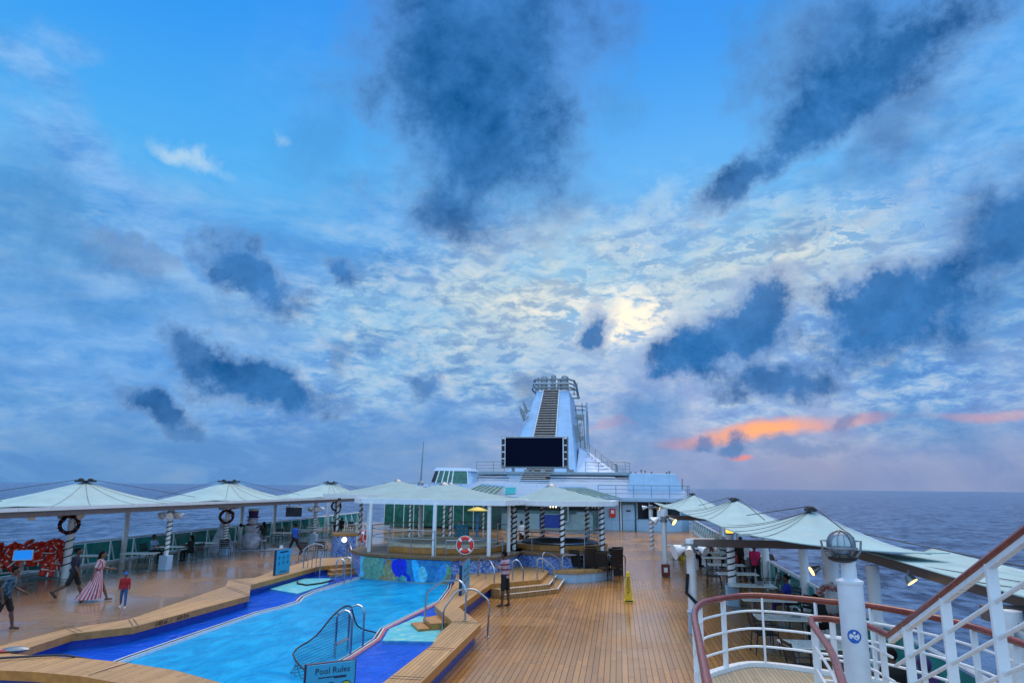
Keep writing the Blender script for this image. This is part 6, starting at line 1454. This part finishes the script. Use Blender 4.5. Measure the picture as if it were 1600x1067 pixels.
for x, y, c_, l in ((-21.6, 53.2, BLACKC, 'distant seated person in black before the twin striped gazebo posts'), (-22.6, 54.9, GREYC, 'distant seated person in grey at the long far port table')):
    person(l, x, y, R(40), 1.68, SKIN2, sit=.46, hip=(82, 82), knee=(82, 82), sh=(30, 30), el=(60, 60), topm=c_, botm=BLACKC, bottom='trousers', vox=.02)
# ------------------------------------------------------------------ foreground balcony, stair rails and globe pillar
RB = gz(1085, 960, 2.15)
r1 = [gz(x, y, 2.15) for x, y in [(1118, 1150), (1105, 1067), (1092, 1000), (1085, 960), (1093, 945), (1110, 938), (1165, 930), (1230, 933), (1300, 940), (1345, 944), (1435, 959), (1520, 979), (1600, 1006)]] + [gz(1640, 1022, 2.15)]
r1 = smooth_path(r1, 5)
bal = thing('balcony', 'small curved balcony with varnished handrail and white bars at lower right', 'balcony', (2, 10, 0))
def fl(p, z): return V((p.x, p.y, z))
L0 = [V((.55, 4.0, 0))] + [fl(p + (p - V((2.6, 8.5, 2.15))).normalized() * .1, 0) for p in r1] + [V((4.4, 4.0, 0))]
floor_poly = [(p.x, p.y) for p in L0]
s = MB(); s.prism(floor_poly, .95, 1.1); s.build('floor', TEAKY, bal, world=True)
s = MB(); inn = offset(floor_poly, .12)
vs = [(p[0], p[1], 1.16) for p in floor_poly] + [(p[0], p[1], 1.16) for p in inn] + [(p[0], p[1], .85) for p in offset(floor_poly, -.02)] + [(p[0], p[1], 1.1) for p in inn]
n = len(floor_poly); fs = []
for i in range(n - 1):
    fs += [(i, i + 1, n + i + 1, n + i), (i, i + 1, 2 * n + i + 1, 2 * n + i), (n + i, n + i + 1, 3 * n + i + 1, 3 * n + i)]
s.add(vs, fs); s.build('toe_kerb', WHITE2, bal, world=True)
s = MB(); s.wall(offset(floor_poly, .05)[:22], -.0, .9, closed=False); s.build('side_wall', WHITE, bal, world=True)
s = MB(); s.tube(r1, .045, 10); hr = s.build('handrail', WOODRAIL, bal, world=True, smooth=True)
for f in (.28, .53, .78):
    s = MB(); s.tube([fl(p, 1.1 + f * 1.05) for p in r1], .018, 8); s.build('mid_rail', WHITE2, bal, world=True, smooth=True)
acc = 0; last = None; k = 0
for i, p in enumerate(r1):
    if last is None or (p - last).length > .72:
        s = MB(); nx = (r1[min(i + 1, len(r1) - 1)] - r1[max(i - 1, 0)]).normalized()
        s.bar(fl(p, 1.1), fl(p, 2.12), .075, .03, up=nx); s.build('stanchion', WHITE2, bal, world=True); last = p
# stair rails
sr = thing('stair_rail', 'varnished rail climbing to the upper right on white stanchions', 'stair rail', (3, 8, 1.1))
lo = gz(1391, 993, 2.15); hi_ = gy(1600, 832, 6.0); dr = (hi_ - lo).normalized(); hi2 = lo + dr * ((hi_ - lo).length * 1.5)
lead = smooth_path([gz(1326, 1100, 2.15), gz(1300, 1020, 2.15), gz(1268, 972, 2.15), gz(1276, 966, 2.15), gz(1307, 968, 2.15), gz(1350, 976, 2.15), lo], 5)
s = MB(); s.tube(lead, .04, 10); s.tube([lo - dr * .02, hi2], .045, 10); s.build('handrail', WOODRAIL, sr, world=True, smooth=True)
s = MB(); s.bar(lo + V((0, 0, -.055)), hi2 + V((0, 0, -.055)), .06, .05); s.build('under_rail', WHITE2, sr, world=True)
for h in (-.34, -.62, -.9):
    s = MB(); s.tube([lo + dr * .1 + V((0, 0, h)), hi2 + V((0, 0, h))], .02, 8); s.build('slope_bar', WHITE2, sr, world=True, smooth=True)
for x in (1417, 1475, 1547):
    f = None; best = 9
    for k in range(200):
        p = lo.lerp(hi2, k / 199); c = p - EYE; px = 800 + FPX * c.dot(RGT) / c.dot(FWD)
        if abs(px - x) < best: best = abs(px - x); f = p
    s = MB(); s.bar(f + V((0, 0, -.04)), f + V((0, 0, -1.6)), .09, .035, up=dr); s.build('stanchion', WHITE2, sr, world=True)
for h in (.28, .53, .78):
    s = MB(); s.tube([V((p.x, p.y, 1.1 + 1.05 * h)) for p in lead], .017, 8); s.build('mid_bar', WHITE2, sr, world=True, smooth=True)
for k in (2, 9, 19, 28):
    p = lead[k]; s = MB(); s.bar(fl(p, 1.1), fl(p, 2.12), .07, .03); s.build('stanchion', WHITE2, sr, world=True)
# the flight itself
fl_ = thing('stair_flight', 'white steel stair flight rising behind the sloping rail', 'stairs', (3.6, 6.6, 1.1))
for k in range(8):
    p = lo + dr * (.2 + k * .28); s = MB(); s.box((p.x + .5, p.y - .1, p.z - 1.2), (1.0, .27, .03), rz=math.atan2(dr.y, dr.x) - R(90)); s.build('tread', TEAKY, fl_, world=True)
s = MB(); s.bar(lo + V((0, 0, -1.3)), hi2 + V((0, 0, -1.3)), .05, .25); s.build('stringer', WHITE2, fl_, world=True)

gp = thing('globe_pillar', 'thick white pillar with a caged glass globe and a blue muster sticker', 'pillar', (2.68, 9.0, 0))
zs = gy(1326, 908, 8.9).z; z2 = gy(1313, 872, 9).z; zg = gy(1313, 850, 9).z
gx0 = gy(1327, 908, 9).x
s = MB(); s.lathe((2.68, 9, 0), [(.14, 0), (.14, zs - .03), (.15, zs - .03), (.15, zs), (.12, zs + .01), (.085, zs + .03), (.08, z2 - .02)], 24); s.build('column', simple('pillar_paint', (.68, .72, .75), .35, var=.06, bump=.15, scale=6), gp, world=True, smooth=True)
gc = V((2.62, 9.0, zg)); 
s = MB(); s.ball(gc, .15, 20, 14); s.build('glass_globe', glassy('pale_globe_glass', (.8, .9, .95), .35, .05, (.45, .55, .65)), gp, world=True, smooth=True)
s = MB(); s.lathe((gc.x, gc.y, z2 - .04), [(.1, 0), (.16, .03), (.17, .06), (.05, .08)], 14); s.build('socket', DARK, gp, world=True, smooth=True)
for a in (0, 60, 120):
    s = MB(); s.tube([gc + V((math.cos(R(a)) * math.cos(t_) * .161, math.sin(R(a)) * math.cos(t_) * .161, math.sin(t_) * .161)) for t_ in [2 * math.pi * k / 24 for k in range(24)]], .008, 6, True); s.build('cage_hoop', GREYM, gp, world=True, smooth=True)
s = MB(); s.tube([gc + V((math.cos(t_) * .169, math.sin(t_) * .169, -.04)) for t_ in [2 * math.pi * k / 28 for k in range(28)]], .012, 6, True); s.build('cage_band', GREYM, gp, world=True, smooth=True)
s = MB(); s.tube([gc + V((x, 0, z)) for x, z in ((-.16, .04), (-.225, .04), (-.21, -.08), (-.15, -.16), (0, -.2), (.15, -.16), (.21, -.08), (.225, .04), (.16, .04))], .014, 6); s.build('yoke', GREYM, gp, world=True, smooth=True)
# sticker: blue disc, pale running figure and arrow
sc_ = gy(1335, 996, 8.79); ang = math.atan2(sc_.x - 2.68, 9 - sc_.y)
def curved(mb_pts, r): return [V((2.68 + r * math.sin(ang + u / .14), 9 - r * math.cos(ang + u / .14), sc_.z + v)) for u, v in mb_pts]
disc = [(.075 * math.cos(2 * math.pi * k / 24), .075 * math.sin(2 * math.pi * k / 24)) for k in range(24)]
s = MB(); s.add(curved([(0, 0)], .1425) + curved(disc, .1425), [(0, 1 + k, 1 + (k + 1) % 24) for k in range(24)]); s.build('sticker', simple('sticker_blue', (.01, .12, .5), .35), gp, world=True)
s = MB()
for poly in ([(-.015, .035), (.0, .055), (.016, .05), (.014, .03), (0, .024)], [(-.03, .02), (.02, .015), (.045, .0), (.02, .0), (.005, -.015), (-.02, -.0)], [(.0, -.01), (.035, -.03), (.03, -.04), (-.01, -.022)], [(-.01, -.01), (-.045, -.025), (-.05, -.015), (-.02, .0)], [(-.065, -.045), (.05, -.05), (.065, -.035), (.055, -.06), (-.05, -.057)]):
    s.add(curved(poly, .1435), [tuple(range(len(poly)))])
s.build('sticker_figure', WHITE2, gp, world=True)
